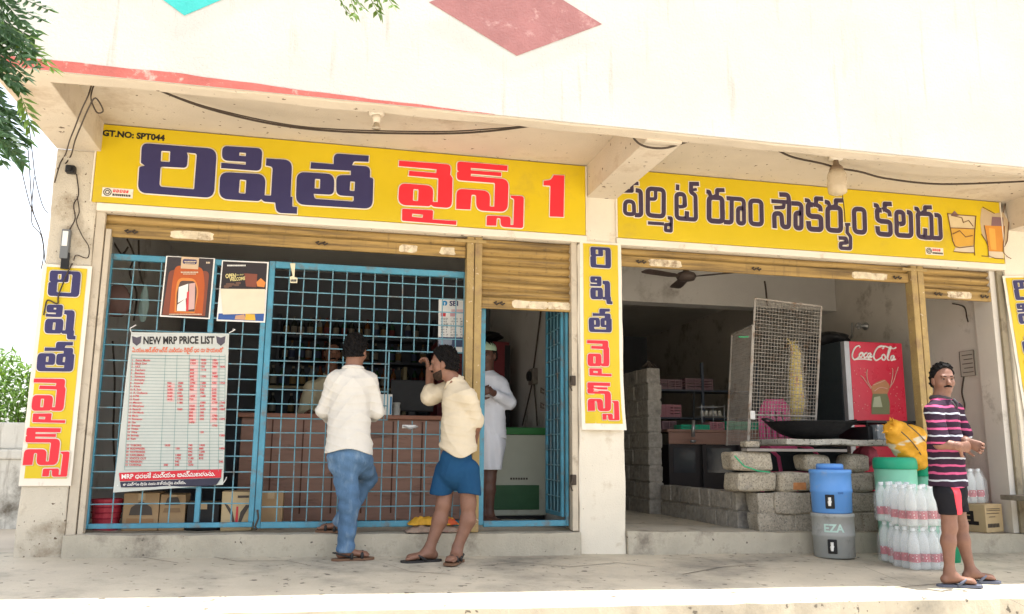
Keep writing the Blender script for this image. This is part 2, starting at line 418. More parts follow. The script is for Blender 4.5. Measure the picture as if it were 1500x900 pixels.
# parapet with painted marks
bm=NB(); box(bm,-2.6,9.5,YF-.012,YF+.004,LIPZ+.01,5.6); 
par=obj('parapet',bm,MAT['parapet'],bld)
bm=NB(); 
z0,z1=LIPZ+.006,LIPZ+.070
n=60; A=[]
for i in range(n+1):
    x=-2.12+(1.0+2.12)*i/n; t=min(1,max(0,(x+.9)/1.9))**.8
    A.append((x,z0,z1-.061*t+.004*wob(x*6,1)))
for a,b in zip(A,A[1:]):
    bm.faces.new([bm.verts.new((a[0],YF-.016,a[1])),bm.verts.new((b[0],YF-.016,b[1])),bm.verts.new((b[0],YF-.016,b[2])),bm.verts.new((a[0],YF-.016,a[2]))])
obj('painted_stripe',bm,MAT['redstripe'],par)
def diamond(pl,pr,pb,mat):
    l,r,b=(P(*q,YF-.016) for q in (pl,pr,pb))
    cz=(l.z+r.z)/2; cx=(l.x+r.x)/2
    bm=NB(); poly(bm,[(l.x,YF-.016,cz),(b.x,YF-.016,b.z),(r.x,YF-.016,cz),(b.x,YF-.016,2*cz-b.z)]); return obj('painted_diamond',bm,mat,par)
diamond((628,6),(882,33),(757,82),MAT['maroon'])
diamond((154,-60),(398,-34),(270,23),MAT['teal'])
# step and shop floors
bm=NB(); box(bm,-1.66,2.006,-.06,.6,-.05,STEP,.012); 
box(bm,2.394,6.199,-.03,.6,-.12,STEP-.004,.012)
bmesh.ops.subdivide_edges(bm,edges=[e for e in bm.edges if abs(e.verts[0].co.x-e.verts[1].co.x)>2],cuts=70)
for v in bm.verts:
    k=.008*wob(v.co.x*6,v.co.z*9)+random.uniform(-.003,.003)
    if v.co.y<0: v.co.y+=k
    if v.co.z>.1: v.co.z=ST(v.co.x)+k*.5
obj('front_step',bm,MAT['step'],bld)
bm=NB(); box(bm,-1.70,2.0,.6,4.2,-.1,STEP-.002); box(bm,2.39,6.4,.6,8.6,-.1,STEP-.006); 
for v in bm.verts:
    if v.co.z>.1: v.co.z=ST(v.co.x)-.004
obj('shop_floor',bm,MAT['floor'],bld)
# inner walls
bm=NB(); box(bm,-1.96,-1.70,.38,4.4,-.05,3.2); obj('side_wall',bm,MAT['greyint'],bld)
bm=NB(); box(bm,2.12,2.38,.382,8.8,-.05,3.2); obj('partition_wall',bm,MAT['greyint'],bld)
bm=NB(); box(bm,6.12,6.40,.26,8.8,-.05,3.2); obj('side_wall',bm,MAT['inwall'],bld)
bm=NB(); box(bm,6.06,6.19,.04,.26,.09,SILL); obj('door_pilaster',bm,MAT['inwall'],bld)
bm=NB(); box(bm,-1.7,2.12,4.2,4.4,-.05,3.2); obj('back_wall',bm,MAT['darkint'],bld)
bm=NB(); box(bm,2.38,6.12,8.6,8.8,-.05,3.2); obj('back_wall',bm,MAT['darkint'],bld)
bm=NB(); box(bm,-1.96,6.4,.322,8.8,3.0,3.2); obj('ceiling',bm,MAT['ceil'],bld)
bm=NB(); box(bm,2.385,6.115,2.5,2.74,2.50,2.998); obj('ceiling_beam',bm,MAT['greyint'],bld)
bm=NB(); box(bm,-2.0,9.4,8.8,9.0,-.5,5.4); box(bm,-2.3,9.4,-1.3,8.8,5.3,5.5); box(bm,6.62,9.4,.0,.3,-.4,3.2); obj('roof_shell',bm,MAT['wall'],bld)
# ------------------------------------------------------------------ rolling shutters
def slats(x0,x1,zb,zt,y,pitch=.075):
    bm=NB(); prof=[]; z=zt
    n=max(1,int(round((zt-zb)/pitch))); p=(zt-zb)/n
    for i in range(n):
        for k in range(8):
            t=k/8; prof.append((y-.026*math.sin(math.pi*min(1,t*1.28))**.6 if t<.78 else y+.012, zt-p*(i+t)))
    prof.append((y,zb))
    xs=[x0+(x1-x0)*i/40 for i in range(41)]
    rows=[[bm.verts.new((x,yy+.002*wob(x*5,zz*20),zz+.002*wob(x*3,zz*9))) for x in xs] for yy,zz in prof]
    for a,b in zip(rows,rows[1:]):
        for i in range(40): bm.faces.new((a[i],b[i],b[i+1],a[i+1]))
    return bm
def shutter(x0,x1,zb,pit=.085):
    s=obj('rolling_shutter',slats(x0,x1,zb+.085,SILL+.0,.075,pit),MAT['ochre'],bld,smooth=True)
    bm=NB(); box(bm,x0,x1,.045,.075,zb,zb+.088,.006); obj('bottom_bar',bm,MAT['ochre'],s)
    return s
def plates(s,zb,spec):
    for cx,wd,kind in spec:
        if kind=='p':
            bm=NB(); pts=[]
            n=14
            for i in range(n):
                a=2*math.pi*i/n; ca,sa=math.cos(a),math.sin(a)
                pts.append((cx+wd/2*max(-1,min(1,ca*1.35))+random.uniform(-.008,.008),.0435,zb+.045+.030*max(-1,min(1,sa*1.5))+random.uniform(-.004,.004)))
            poly(bm,pts,.004); obj('lock_plate',bm,MAT['rustplate'],s)
        else:
            bm=NB()
            for dx in (-.025,.022): tube(bm,[(cx+dx,.04,zb+.055),(cx+dx-.02,.03,zb+.045),(cx+dx,.03,zb+.030),(cx+dx+.02,.035,zb+.045)],.007,6)
            obj('latch',bm,MAT['wire'],s)
s=shutter(-1.615,1.08,2.305,.06); plates(s,2.305,((-1.0,.30,'p'),(.62,.14,'p'),(-1.42,.1,'l'),(-.05,.2,'l'),(.93,.12,'p')))
s=shutter(1.215,1.985,1.90,.075); plates(s,1.90,((1.36,.14,'l'),(1.62,.30,'p'),(1.86,.2,'p')))
s=shutter(2.40,5.185,2.315,.06); plates(s,2.315,((2.58,.1,'l'),(2.80,.30,'p'),(3.65,.2,'l'),(4.78,.36,'p'),(5.06,.12,'l')))
s=shutter(5.325,6.11,2.185,.075); plates(s,2.185,((5.48,.12,'l'),(5.72,.26,'p'),(5.98,.12,'l')))
def post(x0,x1,mat,name='shutter_post'):
    bm=NB(); m=(x0+x1)/2
    box(bm,x0,m-.004,.015,.11,ST(m)+.001,SILL-.002,.006); box(bm,m+.004,x1,.015,.11,ST(m)+.001,SILL-.002,.006); box(bm,m-.01,m+.01,.04,.10,ST(m),SILL-.003)
    box(bm,x0-.10,x1+.03,.0,.013,SILL-.055,SILL-.030,.003)
    return obj(name,bm,mat,bld)
post(1.085,1.210,MAT['ochre_post']); post(5.192,5.322,MAT['ochre_post'])
bm=NB(); box(bm,-1.662,-1.600,.01,.045,STEP,SILL,.004); box(bm,-1.592,-1.555,.02,.09,STEP,SILL-.12,.004); obj('guide_rail',bm,MAT['rail'],bld)
bm=NB(); box(bm,1.955,2.003,.01,.09,STEP,SILL,.004); obj('guide_rail',bm,MAT['rail'],bld)
bm=NB(); box(bm,6.115,6.175,.01,.035,.09,SILL,.004); obj('guide_rail',bm,MAT['railR'],bld)
# ================================================================== signs
def signmap(o,s,y):   # zoom pixel -> (x,z) on the sign
    return lambda p:(lambda q:(q.x,q.z))(P(o[0]+p[0]/s,o[1]+p[1]/s,y))
SY=-.022
GL={
'ri':((195,200),9.,[[(155,390),(105,352,12),(116,90,90),(1106,168,125),(1066,818,125),(62,745,115),(84,405,25)],
   [(372,195,14),(492,200,14),(485,342,14),(366,335,14)],
   [(712,218),(842,230,35),(806,702,18),(348,666,45),(364,402,30),(712,420,55),(724,262,6)]]),
'shi':((315,205),7.823,[[(84,72,65),(545,102,65),(528,362,65),(70,328),(72,266),(352,290,3),(354,257,3),(80,240,70)],
   [(280,148,5),(356,155,5),(353,192,5),(277,186,5)],
   [(60,372,95),(585,398,110),(568,640,8),(642,643,8),(662,312,35),(583,298),(588,216),(885,235,100),(866,655),(888,657),(886,768,10),(942,776),(938,851),(705,840,70),(690,722,8),(560,712,35),(530,682,5),(500,706,25),(45,680,110)],
   [(285,458,12),(360,465,12),(350,622,12),(272,614,12)]]),
'ta':((425,215),9.,[[(275,210),(572,235),(578,92,80),(1037,125),(1032,205),(840,198,20),(815,250,5),(1055,265,90),(1052,408,8),(1097,425,35),(1085,825,110),(75,765,120),(88,335,110),(585,365,110),(575,640,70),(310,625,3),(322,692,35),(838,728,25),(838,660),(608,645,80),(608,378,80),(800,380,3),(800,322,5),(268,294)],
   [(328,428,10),(398,432,10),(393,560,10),(322,555,10)],[(792,462,10),(855,466,10),(848,590,10),(785,585,10)]]),
'vai':((575,228),8.18,[[(78,65),(700,112,70),(690,235,5),(718,270,50),(710,635,80),(490,618,25),(460,592,5),(440,612,25),(65,595,100),(80,335,80),(490,365,90),(480,560,5),(540,562,5),(548,275,12),(192,245),(200,188),(522,215,3),(528,168,3),(74,130)],
   [(248,405,12),(312,410,12),(305,550,12),(243,545,12)],
   [(115,640,20),(485,660,20),(480,770),(765,788),(762,835),(112,785,20)],[(235,700,4),(365,710,4),(360,750,4),(232,738,4)]]),
'ns':((660,228),7.826,[[(75,70,40),(652,120),(650,180),(230,145,4),(232,173,4),(580,198),(578,242),(232,212,4),(230,240,4),(665,275,90),(652,652,90),(292,632,110),(292,455,22),(238,450,22),(226,622),(62,615),(68,382,75),(452,410,110),(448,588,6),(500,590,6),(508,318,20),(70,285,60),(72,195,20),(98,184,3),(75,175,15)],
   [(415,690,25),(690,705,45),(685,800,5),(718,800,5),(728,500,18),(690,487),(688,462),(838,470,35),(830,836,30),(575,820,45),(570,722,14),(528,720,14),(522,808),(410,805)]]),
'one':((480,170),3.846,[[(1272,335),(1332,337),(1328,571),(1250,568),(1254,395,5),(1215,393),(1216,367),(1258,362,15)]])}
GU={}
for k,(o,sc,pls) in GL.items():
    f=signmap(o,sc,SY); GU[k]=[[f(p) for p in roundpoly(pl)] for pl in pls]
def uvplace(bm,y): # xy-plane mesh -> upright at y facing -y
    for v in bm.verts: v.co=Vector((v.co.x,y-v.co.z,v.co.y))
    return bm
def letter(polys,y,mat,parent,bord=.0095,name='letter'):
    l=obj(name,uvplace(me2bm(curve_mesh(polys,.0012)),y-.0062),mat,parent)
    b=me2bm(curve_mesh(polys,0,bord,1))
    for v in b.verts: v.co.z*=.12
    obj('letter_border',uvplace(b,y-.0028),MAT['flexwhite'],l)
    return l
def printer_mark(x,z,y,parent,wd=.21,ht=.07):
    bm=NB(); box(bm,x,x+wd,y-.003,y-.0005,z,z+ht,.0008,1); m=obj('printer_mark',bm,MAT['flexwhite'],parent)
    bm=NB(); c=(x+.036,z+ht/2)
    for r in (.026,.013):
        tube(bm,[(c[0]+r*math.cos(a/12*2*math.pi),y-.004,c[1]+r*math.sin(a/12*2*math.pi)) for a in range(12)],.0032,5,True)
    obj('emblem',bm,MAT['ink'],m)
    bm=NB(); xx=x+.075
    while xx<x+wd-.03:
        w_=random.uniform(.010,.018); tube(bm,[(xx,y-.004,z+.038),(xx+w_*.3,y-.004,z+.058),(xx+w_,y-.004,z+.056),(xx+w_*.8,y-.004,z+.040),(xx+w_*.2,y-.004,z+.038)],.0032,5); xx+=w_+.008
    obj('mark_lettering',bm,MAT['red'],m)
    bm=NB(); xx=x+.072
    while xx<x+wd-.016:
        w_=random.uniform(.006,.010); box(bm,xx,xx+w_,y-.005,y-.003,z+.010,z+.026); xx+=w_+.004
    obj('mark_lettering',bm,MAT['ink'],m)
def board(name,label,x0,x1,z0,z1):
    t=thing(name,label,'sign',((x0+x1)/2,SY,z0))
    bm=NB(); box(bm,x0,x1,SY,.010,z0,z1,.003,1); obj('sign_panel',bm,MAT['yellow'],t)
    for a in ((x0-.012,x0-.001,z0-.001,z1),(x1+.001,x1+.012,z0-.001,z1)):
        bm=NB(); box(bm,a[0],a[1],SY-.006,.010,a[2],a[3],.002,1); obj('frame_strip',bm,MAT['flexwhite'],t)
    return t
s1=board('signboard','long yellow signboard with bold navy and red lettering ending in a numeral one','',0,0,0) if False else board('signboard','long yellow signboard with bold navy and red lettering ending in a numeral 1',-1.695,2.072,2.541,3.138)
for k in ('ri','shi','ta'): letter(GU[k],SY,MAT['navy'],s1)
for k in ('vai','ns','one'): letter(GU[k],SY,MAT['red'],s1)
def text_at(body,size,x,z,y,mat,parent,name='lettering',bold=0.,align='LEFT',spacing=1.):
    bm=text_mesh(body,size,.0006,align,bold,0,spacing); place_uv(bm,(x,y-.0015,z),(1,0,0),(0,0,1)); return obj(name,bm,mat,parent)
q=P(150,197,SY); text_at('GT.NO: SPT044',.064,q.x,q.z-.010,SY,MAT['ink'],s1,bold=.0028)
q=P(149,288,SY); printer_mark(q.x,q.z,SY,s1)
# second board
s2=board('signboard','yellow signboard with plum lettering and two printed drink glasses at its end',2.352,6.19,2.541,3.138)
SN=[((905,255),9.477,[
 (1,55,[(100,380,60),(218,385,60),(226,565,50),(95,555,50)]),(0,62,[(245,228),(315,240,50),(322,578,45),(232,572)]),(0,52,[(60,237),(195,240,8),(190,132,30),(286,136)]),
 (1,62,[(415,205,60),(636,222,60),(634,595,60),(413,575,60)]),(0,50,[(415,350),(522,352,30),(522,225)]),(0,46,[(415,682),(640,697)]),(0,46,[(690,612),(742,614,12),(738,795,12),(658,788,15),(662,705,8),(742,705)]),
 (0,52,[(828,148),(826,230)]),(0,62,[(905,448),(930,440,40),(920,285,45),(812,282,45),(815,615,50),(955,628,8),(958,520)]),(0,52,[(845,458),(910,456)]),(0,60,[(955,628),(1082,638,40),(1075,300,30),(1012,255,20),(1015,140),(1125,142)]),(0,40,[(1035,225),(1095,215)])]),
 ((1025,265),9.477,[(1,68,[(128,232,55),(308,240,55),(314,570,55),(126,558,55)]),(0,56,[(88,150),(128,156,8),(150,225)]),(0,56,[(200,225),(238,205),(236,132,15),(342,135)]),
 (0,60,[(330,575),(440,582,40),(440,255)]),(0,58,[(368,245),(608,262,55),(612,600,50),(528,592,50),(528,385,40),(600,385)]),(1,62,[(698,278,55),(852,286,55),(858,612,55),(704,600,55)])]),
 ((1125,270),8.573,[(0,48,[(38,215),(260,230)]),(0,44,[(74,297),(192,296,12),(200,240)]),(0,56,[(138,132),(252,136,40),(262,260),(258,545,40),(178,537,45),(165,370,45),(75,370,40),(80,556)]),
 (0,56,[(290,243),(416,250,50),(416,560,45),(342,552,45),(342,368,35),(410,364)]),
 (0,50,[(458,203),(505,208,10),(520,262)]),(0,54,[(560,265),(600,255),(598,182,12),(688,188)]),(0,56,[(600,262),(655,288,25),(656,345)]),(0,62,[(560,262),(498,258,30),(500,385,40),(545,408),(660,412,40),(666,575,40),(512,566,40),(504,465)]),
 (1,60,[(745,295,50),(906,300,50),(912,590,50),(748,578,50)]),(0,50,[(708,222),(752,230,10),(775,290)]),(0,54,[(810,290),(850,278),(845,206,12),(938,208)]),
 (0,36,[(962,508),(1030,508)]),(0,44,[(992,510),(990,610),(1034,665,25),(1032,812,18),(905,806,20),(905,745,12),(985,740,15),(975,680,15),(882,678)]),(1,58,[(1074,312,50),(1206,320,50),(1214,612,50),(1084,600,50)])]),
 ((1270,285),10.,[(0,56,[(94,158),(142,164,8),(165,225)]),(0,62,[(220,230),(256,218),(250,142,12),(358,144)]),(0,58,[(260,232),(325,258,30),(330,328)]),(0,66,[(210,235),(140,232,30),(148,372,40),(200,397),(335,405,50),(342,595,50),(158,582,50),(148,468)]),
 (0,64,[(470,440),(535,430,40),(525,262,45),(424,260,45),(430,600,50),(645,612,50),(636,270,40),(578,262)]),
 (1,0,[]),(0,62,[(740,290),(748,620,45),(848,635,10),(848,500)]),(0,62,[(848,635),(945,640,35),(935,290,45),(732,285,45),(745,400)]),(0,54,[(688,208),(732,214,8),(758,280)]),(0,58,[(800,275),(842,258),(840,192,12),(944,194)]),(0,60,[(980,305),(1060,310,45),(1078,648,40),(950,638)])])]
def ribbon(bm,pts,wd,closed,y,lift):
    P2=[Vector(p) for p in pts]; n=len(P2); L=[];Rr=[]
    for i in range(n):
        a=P2[i-1] if (i>0 or closed) else None; b=P2[(i+1)%n] if (i<n-1 or closed) else None; p=P2[i]
        d1=(p-a).normalized() if a is not None and (p-a).length>1e-7 else None; d2=(b-p).normalized() if b is not None and (b-p).length>1e-7 else None
        if d1 is None: d1=d2
        if d2 is None: d2=d1
        if d1 is None: continue
        t=(d1+d2); t=t.normalized() if t.length>1e-6 else d1
        nn=Vector((-t.y,t.x)); k=1/max(.55,nn.dot(Vector((-d1.y,d1.x))))
        L.append(p+nn*wd/2*k); Rr.append(p-nn*wd/2*k)
    m=len(L); vs=[[bm.verts.new((q.x,y-lift-h,q.y)) for q in (L[i],Rr[i])] for h in (.0012,) for i in range(m)]
    for i in range(m if closed else m-1):
        a=vs[i];b=vs[(i+1)%m]; bm.faces.new((a[0],a[1],b[1],b[0]))
lt=NB(); br=NB(); li=0
for o,sc,sts in SN:
    f=signmap(o,sc,SY); d=(P(o[0]+60,o[1]+40,SY)-P(o[0]+50,o[1]+40,SY)).length/10/sc
    for cl,wd,pts in sts:
        if not pts: continue
        pp=[f(p) for p in roundpoly(pts,bool(cl))]; li+=1
        ribbon(lt,pp,wd*d*.97,bool(cl),SY,.003+li*.00006)
        if not cl:   # the border runs a little past the stroke ends
            a=Vector(pp[0]);b=Vector(pp[1]);pp[0]=tuple(a+(a-b).normalized()*.010)
            a=Vector(pp[-1]);b=Vector(pp[-2]);pp[-1]=tuple(a+(a-b).normalized()*.010)
        ribbon(br,pp,wd*d*.97+.014,bool(cl),SY,.0002+li*.00004)
obj('lettering',lt,MAT['navy2'],s2); obj('letter_border',br,MAT['flexwhite'],s2)
q=P(1356,373,SY); printer_mark(q.x,q.z,SY,s2,.19,.07)
def print_poly(o,sc,items,parent,y):
    f=signmap(o,sc,y); 
    for k,(nm,mat,pts) in enumerate(items):
        bm=NB(); q=[f(p) for p in roundpoly(pts)]; poly(bm,[(a,y-.0012-.0005*k,b) for a,b in q]); obj(nm,bm,mat,parent)
def line_print(o,sc,items,parent,y,mat,r=.004,name='print_line'):
    f=signmap(o,sc,y); bm=NB()
    for pts in items: tube(bm,[(q[0],y-.006,q[1]) for q in map(f,pts)],r,5)
    obj(name,bm,mat,parent)
g_am=FL('printed whisky',(.62,.35,.06)); g_ice=FL('printed ice',(.62,.50,.30)); g_br=FL('printed brown',(.16,.08,.04)); g_beer=FL('printed ale',(.60,.25,.045)); g_beer2=FL('printed ale light',(.70,.36,.07)); g_foam=FL('printed foam',(.50,.38,.24)); g_pur=FL('printed dusk',(.22,.13,.14)); g_gls=FL('printed glass base',(.62,.52,.38))
print_poly((1375,290),9.,[('glass_print',g_ice,[(118,215),(480,245),(465,640,30),(205,655,40)]),('whisky_print',g_am,[(150,395),(470,412),(458,630,30),(215,650,40)]),('ice_print',g_ice,[(170,400),(200,250,30),(300,270,30),(310,400)]),('ice_print',g_ice,[(310,400),(340,310,20),(420,320,20),(455,410)]),('ice_print',g_pur,[(160,225),(205,170,10),(265,235),(200,250)]),('ice_print',g_am,[(190,500),(290,430),(350,530),(300,610),(220,600)]),('base_print',g_gls,[(215,662),(460,645),(465,725),(195,705)])],s2,SY)
line_print((1375,290),9.,[[(112,205),(145,380),(180,570),(210,640),(270,662),(455,640)],[(485,240),(470,450),(462,640),(470,760)],[(120,212),(300,232),(490,245)],[(150,400),(300,405),(465,412)],[(195,712),(330,728),(468,728)],[(160,235),(300,265),(320,330),(390,300),(450,380)],[(180,480),(270,435),(350,520),(440,500)]],s2,SY,g_br)
print_poly((1375,290),9.,[('glass_print',g_foam,[(565,130,20),(720,210),(850,190),(925,320,40),(905,580,40),(860,640),(650,640),(565,470,40),(545,300,40)]),('ale_print',g_beer,[(600,365),(860,375),(850,580,20),(840,710),(660,705),(640,590,20)]),('ale_print',g_beer2,[(660,400),(740,410),(760,690),(690,680),(670,560)]),('foam_print',g_pur,[(700,250),(850,260),(850,375),(690,370)]),('base_print',g_gls,[(655,705),(850,715),(855,800),(660,790)])],s2,SY)
line_print((1375,290),9.,[[(595,365),(640,600),(655,770),(740,800),(860,810)],[(862,375),(850,600),(845,720),(900,780),(950,805)],[(560,480),(620,580),(650,650)],[(920,320),(900,570),(860,650)],[(575,125),(660,170),(730,210)],[(870,90),(845,200)],[(560,770),(655,775)]],s2,SY,g_br,.0035)
# pillar banners
def banner(name,label,corn,boxes,z0,lift=0.,curl=0.,torn=False):
    """corn x0,x1,z_top,z_bot; boxes {glyph:(cx,cz,w,h)}"""
    x0,x1,zt,zb=corn; y=-.014
    t=thing(name,label,'banner',((x0+x1)/2,y,zb))
    def bend(v):
        k=max(0,(zb+.5-v.z)/.5)
        return Vector((v.x,v.y-curl*k*k*(1+.5*math.sin(v.x*30)),v.z))
    def cloth(a,b,c,d,yy,wavy=0):
        bm=NB(); nx,nz=10,44
        V=[[bm.verts.new(bend(Vector((a+(b-a)*i/nx,yy+.0015*math.sin(j*.9+i),c+(d-c)*j/nz)))) for i in range(nx+1)] for j in range(nz+1)]
        for j in range(nz):
            for i in range(nx): bm.faces.new((V[j][i],V[j][i+1],V[j+1][i+1],V[j+1][i]))
        return bm
    obj('banner_sheet',cloth(x0-.03,x1+.03,zb-.05,zt+.02,y),MAT['flexwhite'],t,smooth=True)
    obj('printed_ground',cloth(x0,x1,zb,zt,y-.003),MAT['yellow'],t,smooth=True)
    for k,(cx,cz,wd,ht) in boxes.items():
        pls=GU[k]; xs=[p[0] for pl in pls for p in pl]; zs=[p[1] for pl in pls for p in pl]
        ax,bx,az,bz=min(xs),max(xs),min(zs),max(zs); cxx,czz=(ax+bx)/2,(az+bz)/2; sx=wd/(bx-ax); sz=ht/(bz-az)
        q=[[(cx+(p[0]-cxx)*sx,cz+(p[1]-czz)*sz) for p in pl] for pl in pls]
        l=letter(q,y-.0045,MAT['red' if k in('vai','ns') else 'navy'],t,.0065)
        for o_ in (l,*l.children):
            wl=WL[o_]
            for v in o_.data.vertices: v.co=bend(Vector(v.co)+wl)-wl
    return t
def pbox(y,**k):
    out={}
    for n,(x0,y0,x1,y1,wd,ht) in k.items():
        a=P((x0+x1)/2,(y0+y1)/2,y); out[n]=(a.x,a.z,wd,ht)
    return out
B_L=pbox(-.014,ri=(74,398,116,434.5,.205,.185),shi=(70,448,110.5,496.5,.205,.245),ta=(59,502,106.5,543.5,.235,.212),vai=(51,557.5,95.6,617,.225,.305),ns=(41,631,98,694.5,.285,.330))
banner('pillar_banner','tall yellow lettered banner on the left pillar under the cables',(-1.945,-1.680,2.04,.565),B_L,0,0,.0)
B_M=pbox(-.014,ri=(863.7,362,894.8,394,.180,.176),shi=(863.4,405,897,446.5,.190,.228),ta=(861.3,452,896,487.7,.198,.198),vai=(859,499,895.5,551,.205,.290),ns=(859,561.7,905,615,.258,.300))
banner('pillar_banner','tall yellow banner on the middle pillar, its lower edge curling and faded',(2.050,2.352,2.472,.995),B_M,0,0,.035)
B_R={'ri':(6.405,2.30,.19,.19),'shi':(6.405,2.06,.19,.23),'ta':(6.405,1.80,.2,.2),'vai':(6.405,1.5,.2,.28),'ns':(6.41,1.15,.26,.30)}
t=banner('pillar_banner','yellow banner hanging aslant on the last pillar, cut off by the photo edge',(6.245,6.56,2.42,.97),B_R,0,0,.02)
t.location=(t.location.x+.04,t.location.y,t.location.z); t.rotation_euler=(0,R_(-4),0)
# yard and things left of the shop
bm=NB(); box(bm,-40,-1.975,.32,40,-.8,-.02); obj('yard_ground',bm,MAT['earth'],kind='structure')
m_cw=M('stained compound wall',(.66,.64,.58),.9,.08,1.5,.6,50,grime=((.16,.14,.11),1.6,.25),streak=((.22,.19,.15),1.5,.25))
cw=thing('compound_wall','rain stained whitewashed low wall left of the shop','wall',(-4,3,0))
bm=NB(); box(bm,-8,-2.2,3.02,3.3,-.05,.66,.01); obj('wall_face',bm,m_cw,cw)
bm=NB(); box(bm,-8,-2.2,2.99,3.33,.661,.76,.02); box(bm,-8,-2.2,3.06,3.28,.761,1.03,.02); obj('coping',bm,m_cw,cw)
def leaf(bm,c,d,n,L,W,curl=.15):
    d=d.normalized(); s=d.cross(n)
    s=s.normalized() if s.length>1e-6 else d.orthogonal().normalized(); n=s.cross(d)
    a=bm.verts.new(c); b=bm.verts.new(c+d*L*.45+s*W*.5-n*L*curl*.3); e=bm.verts.new(c+d*L-n*L*curl); f=bm.verts.new(c+d*L*.4-s*W*.5-n*L*curl*.3); g=bm.verts.new(c+d*L*.45+n*W*.12)
    for q in ((a,b,g),(b,e,g),(e,f,g),(f,a,g)): bm.faces.new(q)
def leafmat(name,col,tr=.35):
    m=M(name,col,.45,.35,9,spec=.4); t=m.node_tree; b=t.nodes['Principled BSDF']; o=t.nodes['Material Output']
    x=t.nodes.new('ShaderNodeMixShader'); x.inputs[0].default_value=tr; tl=t.nodes.new('ShaderNodeBsdfTranslucent')
    tl.inputs[0].default_value=(min(1,col[0]*1.9),min(1,col[1]*1.7),col[2]*.8,1)
    t.links.new(b.outputs[0],x.inputs[1]); t.links.new(tl.outputs[0],x.inputs[2]); t.links.new(x.outputs[0],o.inputs[0]); return m
MAT['leafA']=leafmat('neem leaf',(.034,.080,.030)); MAT['leafB']=leafmat('young leaf',(.10,.17,.03)); MAT['leafC']=leafmat('shrub leaf',(.105,.195,.035),.35)
MAT['bark']=M('bark',(.10,.075,.055),.9,.3,8,1.,30)
sh=thing('shrub','bright yellow green bush behind the low wall','shrub',(-3.6,4.4,0))
bm=NB()
for i in range(6500):
    c=Vector((random.uniform(-5.4,-2.3),random.uniform(3.8,5.0),random.uniform(.7,1.88)))
    if (c.z-1.0)>.74+.12*math.sin(c.x*5)+.07*math.sin(c.x*13+c.y*4): continue
    d=Vector((random.gauss(0,.6),random.gauss(-.5,.5),random.gauss(-.1,.6)))
    leaf(bm,c,d,Vector((random.gauss(0,.4),random.gauss(-.4,.4),1)),random.uniform(.08,.15),random.uniform(.03,.05))
obj('crown',bm,MAT['leafC'],sh)
bm=NB()
for x in (-4.8,-4.1,-3.4,-2.8): tube(bm,[(x,4.4,-.03),(x+.05,4.4,.5),(x-.05,4.38,1.3)],[.03,.022,.008],6)
obj('stem',bm,MAT['bark'],sh)
# neem twigs reaching in from the left
nm=thing('neem_tree','neem tree whose dark pinnate leaves hang in at the upper left corner','tree',(-3.6,-4.0,-.82))
bm=NB(); tube(bm,[(-3.6,-4.0,-.85),(-3.55,-3.95,.6),(-3.35,-3.85,1.8),(-3.0,-3.6,2.6),(-2.5,-3.4,3.2)],[.16,.13,.10,.07,.04],9)
tube(bm,[(-2.5,-3.4,3.2),(-1.9,-3.3,3.25),(-1.5,-3.2,2.95)],[.04,.02,.008],7); tube(bm,[(-2.5,-3.4,3.2),(-1.6,-3.5,3.6),(-.4,-3.35,3.35),(.0,-3.3,3.0)],[.04,.025,.014,.005],7)
tube(bm,[(-3.0,-3.6,2.6),(-2.2,-3.3,2.5),(-1.7,-3.2,2.25)],[.06,.02,.007],7)
obj('trunk',bm,MAT['bark'],nm)
def neem(bm,a,b,n=9,L=.075,W=.020,droop=.05):
    a=Vector(a);b=Vector(b); ax=(b-a); ln=ax.length; ax.normalize()
    side=ax.cross(Vector((random.gauss(0,.4),-1,random.gauss(.5,.4)))); side.normalize()
    for i in range(n):
        t=.12+.88*i/(n-1); c=a.lerp(b,t)+Vector((0,0,-droop*t*t))
        for sg in (-1,1):
            d=side*sg+ax*(.55+.5*t)+Vector((random.gauss(0,.12),random.gauss(0,.12),-.35+random.gauss(0,.12)))
            leaf(bm,c,d,ax.cross(side)*sg+Vector((0,-.3,.6)),L*(1-.35*abs(t-.45))*random.uniform(.85,1.15),W,.22)
    leaf(bm,b+Vector((0,0,-droop)),ax,Vector((0,0,1)),L,W)
    tube(bm,[a,a.lerp(b,.5)+Vector((0,0,-droop*.25)),b+Vector((0,0,-droop))],.0016,4)
bmA=NB(); bmB=NB()
Yn=-3.15
def NP(x,y,dy=0): return P(x,y,Yn+dy)
twA=[((-40,-10),(60,10)),((-40,-30),(30,60)),((-30,20),(40,70)),((-30,30),(20,100)),((-50,60),(25,108)),((-40,0),(10,60)),((-60,40),(10,80)),((-30,-20),(70,-5)),((-50,130),(35,160)),((-50,140),(20,200)),((-30,150),(30,190)),((-60,150),(5,215)),((-40,170),(30,215)),((-50,120),(15,150)),((-80,60),(-5,110)),((-30,-30),(30,10)),((-40,-20),(25,35)),((-20,30),(45,55)),((-25,45),(50,80)),((-60,110),(10,175)),((-45,155),(15,180))]
twA+=[((-50,10),(45,35)),((-55,70),(30,110)),((-60,20),(15,45)),((-50,85),(0,130)),((-55,130),(40,185)),((-60,160),(20,190)),((-50,-5),(50,25)),((-45,50),(38,95)),((-60,100),(-5,150))]
for a,b in twA: neem(bmA,NP(*a,random.uniform(-.15,.15)),NP(*b,random.uniform(-.15,.15)),10,.058,.025)
for a,b in (((10,40),(76,80)),((30,140),(46,166)),((20,60),(58,72))): neem(bmB,NP(*a),NP(*b),6,.06,.018)
for a,b in (((470,-40),(508,10)),((500,-45),(520,12)),((520,-40),(552,8)),((540,-40),(575,0)),((490,-30),(530,4)),((545,-30),(556,10))): neem(bmB,NP(*a,.05),NP(*b,random.uniform(-.1,.1)),6,.058,.018,.02)
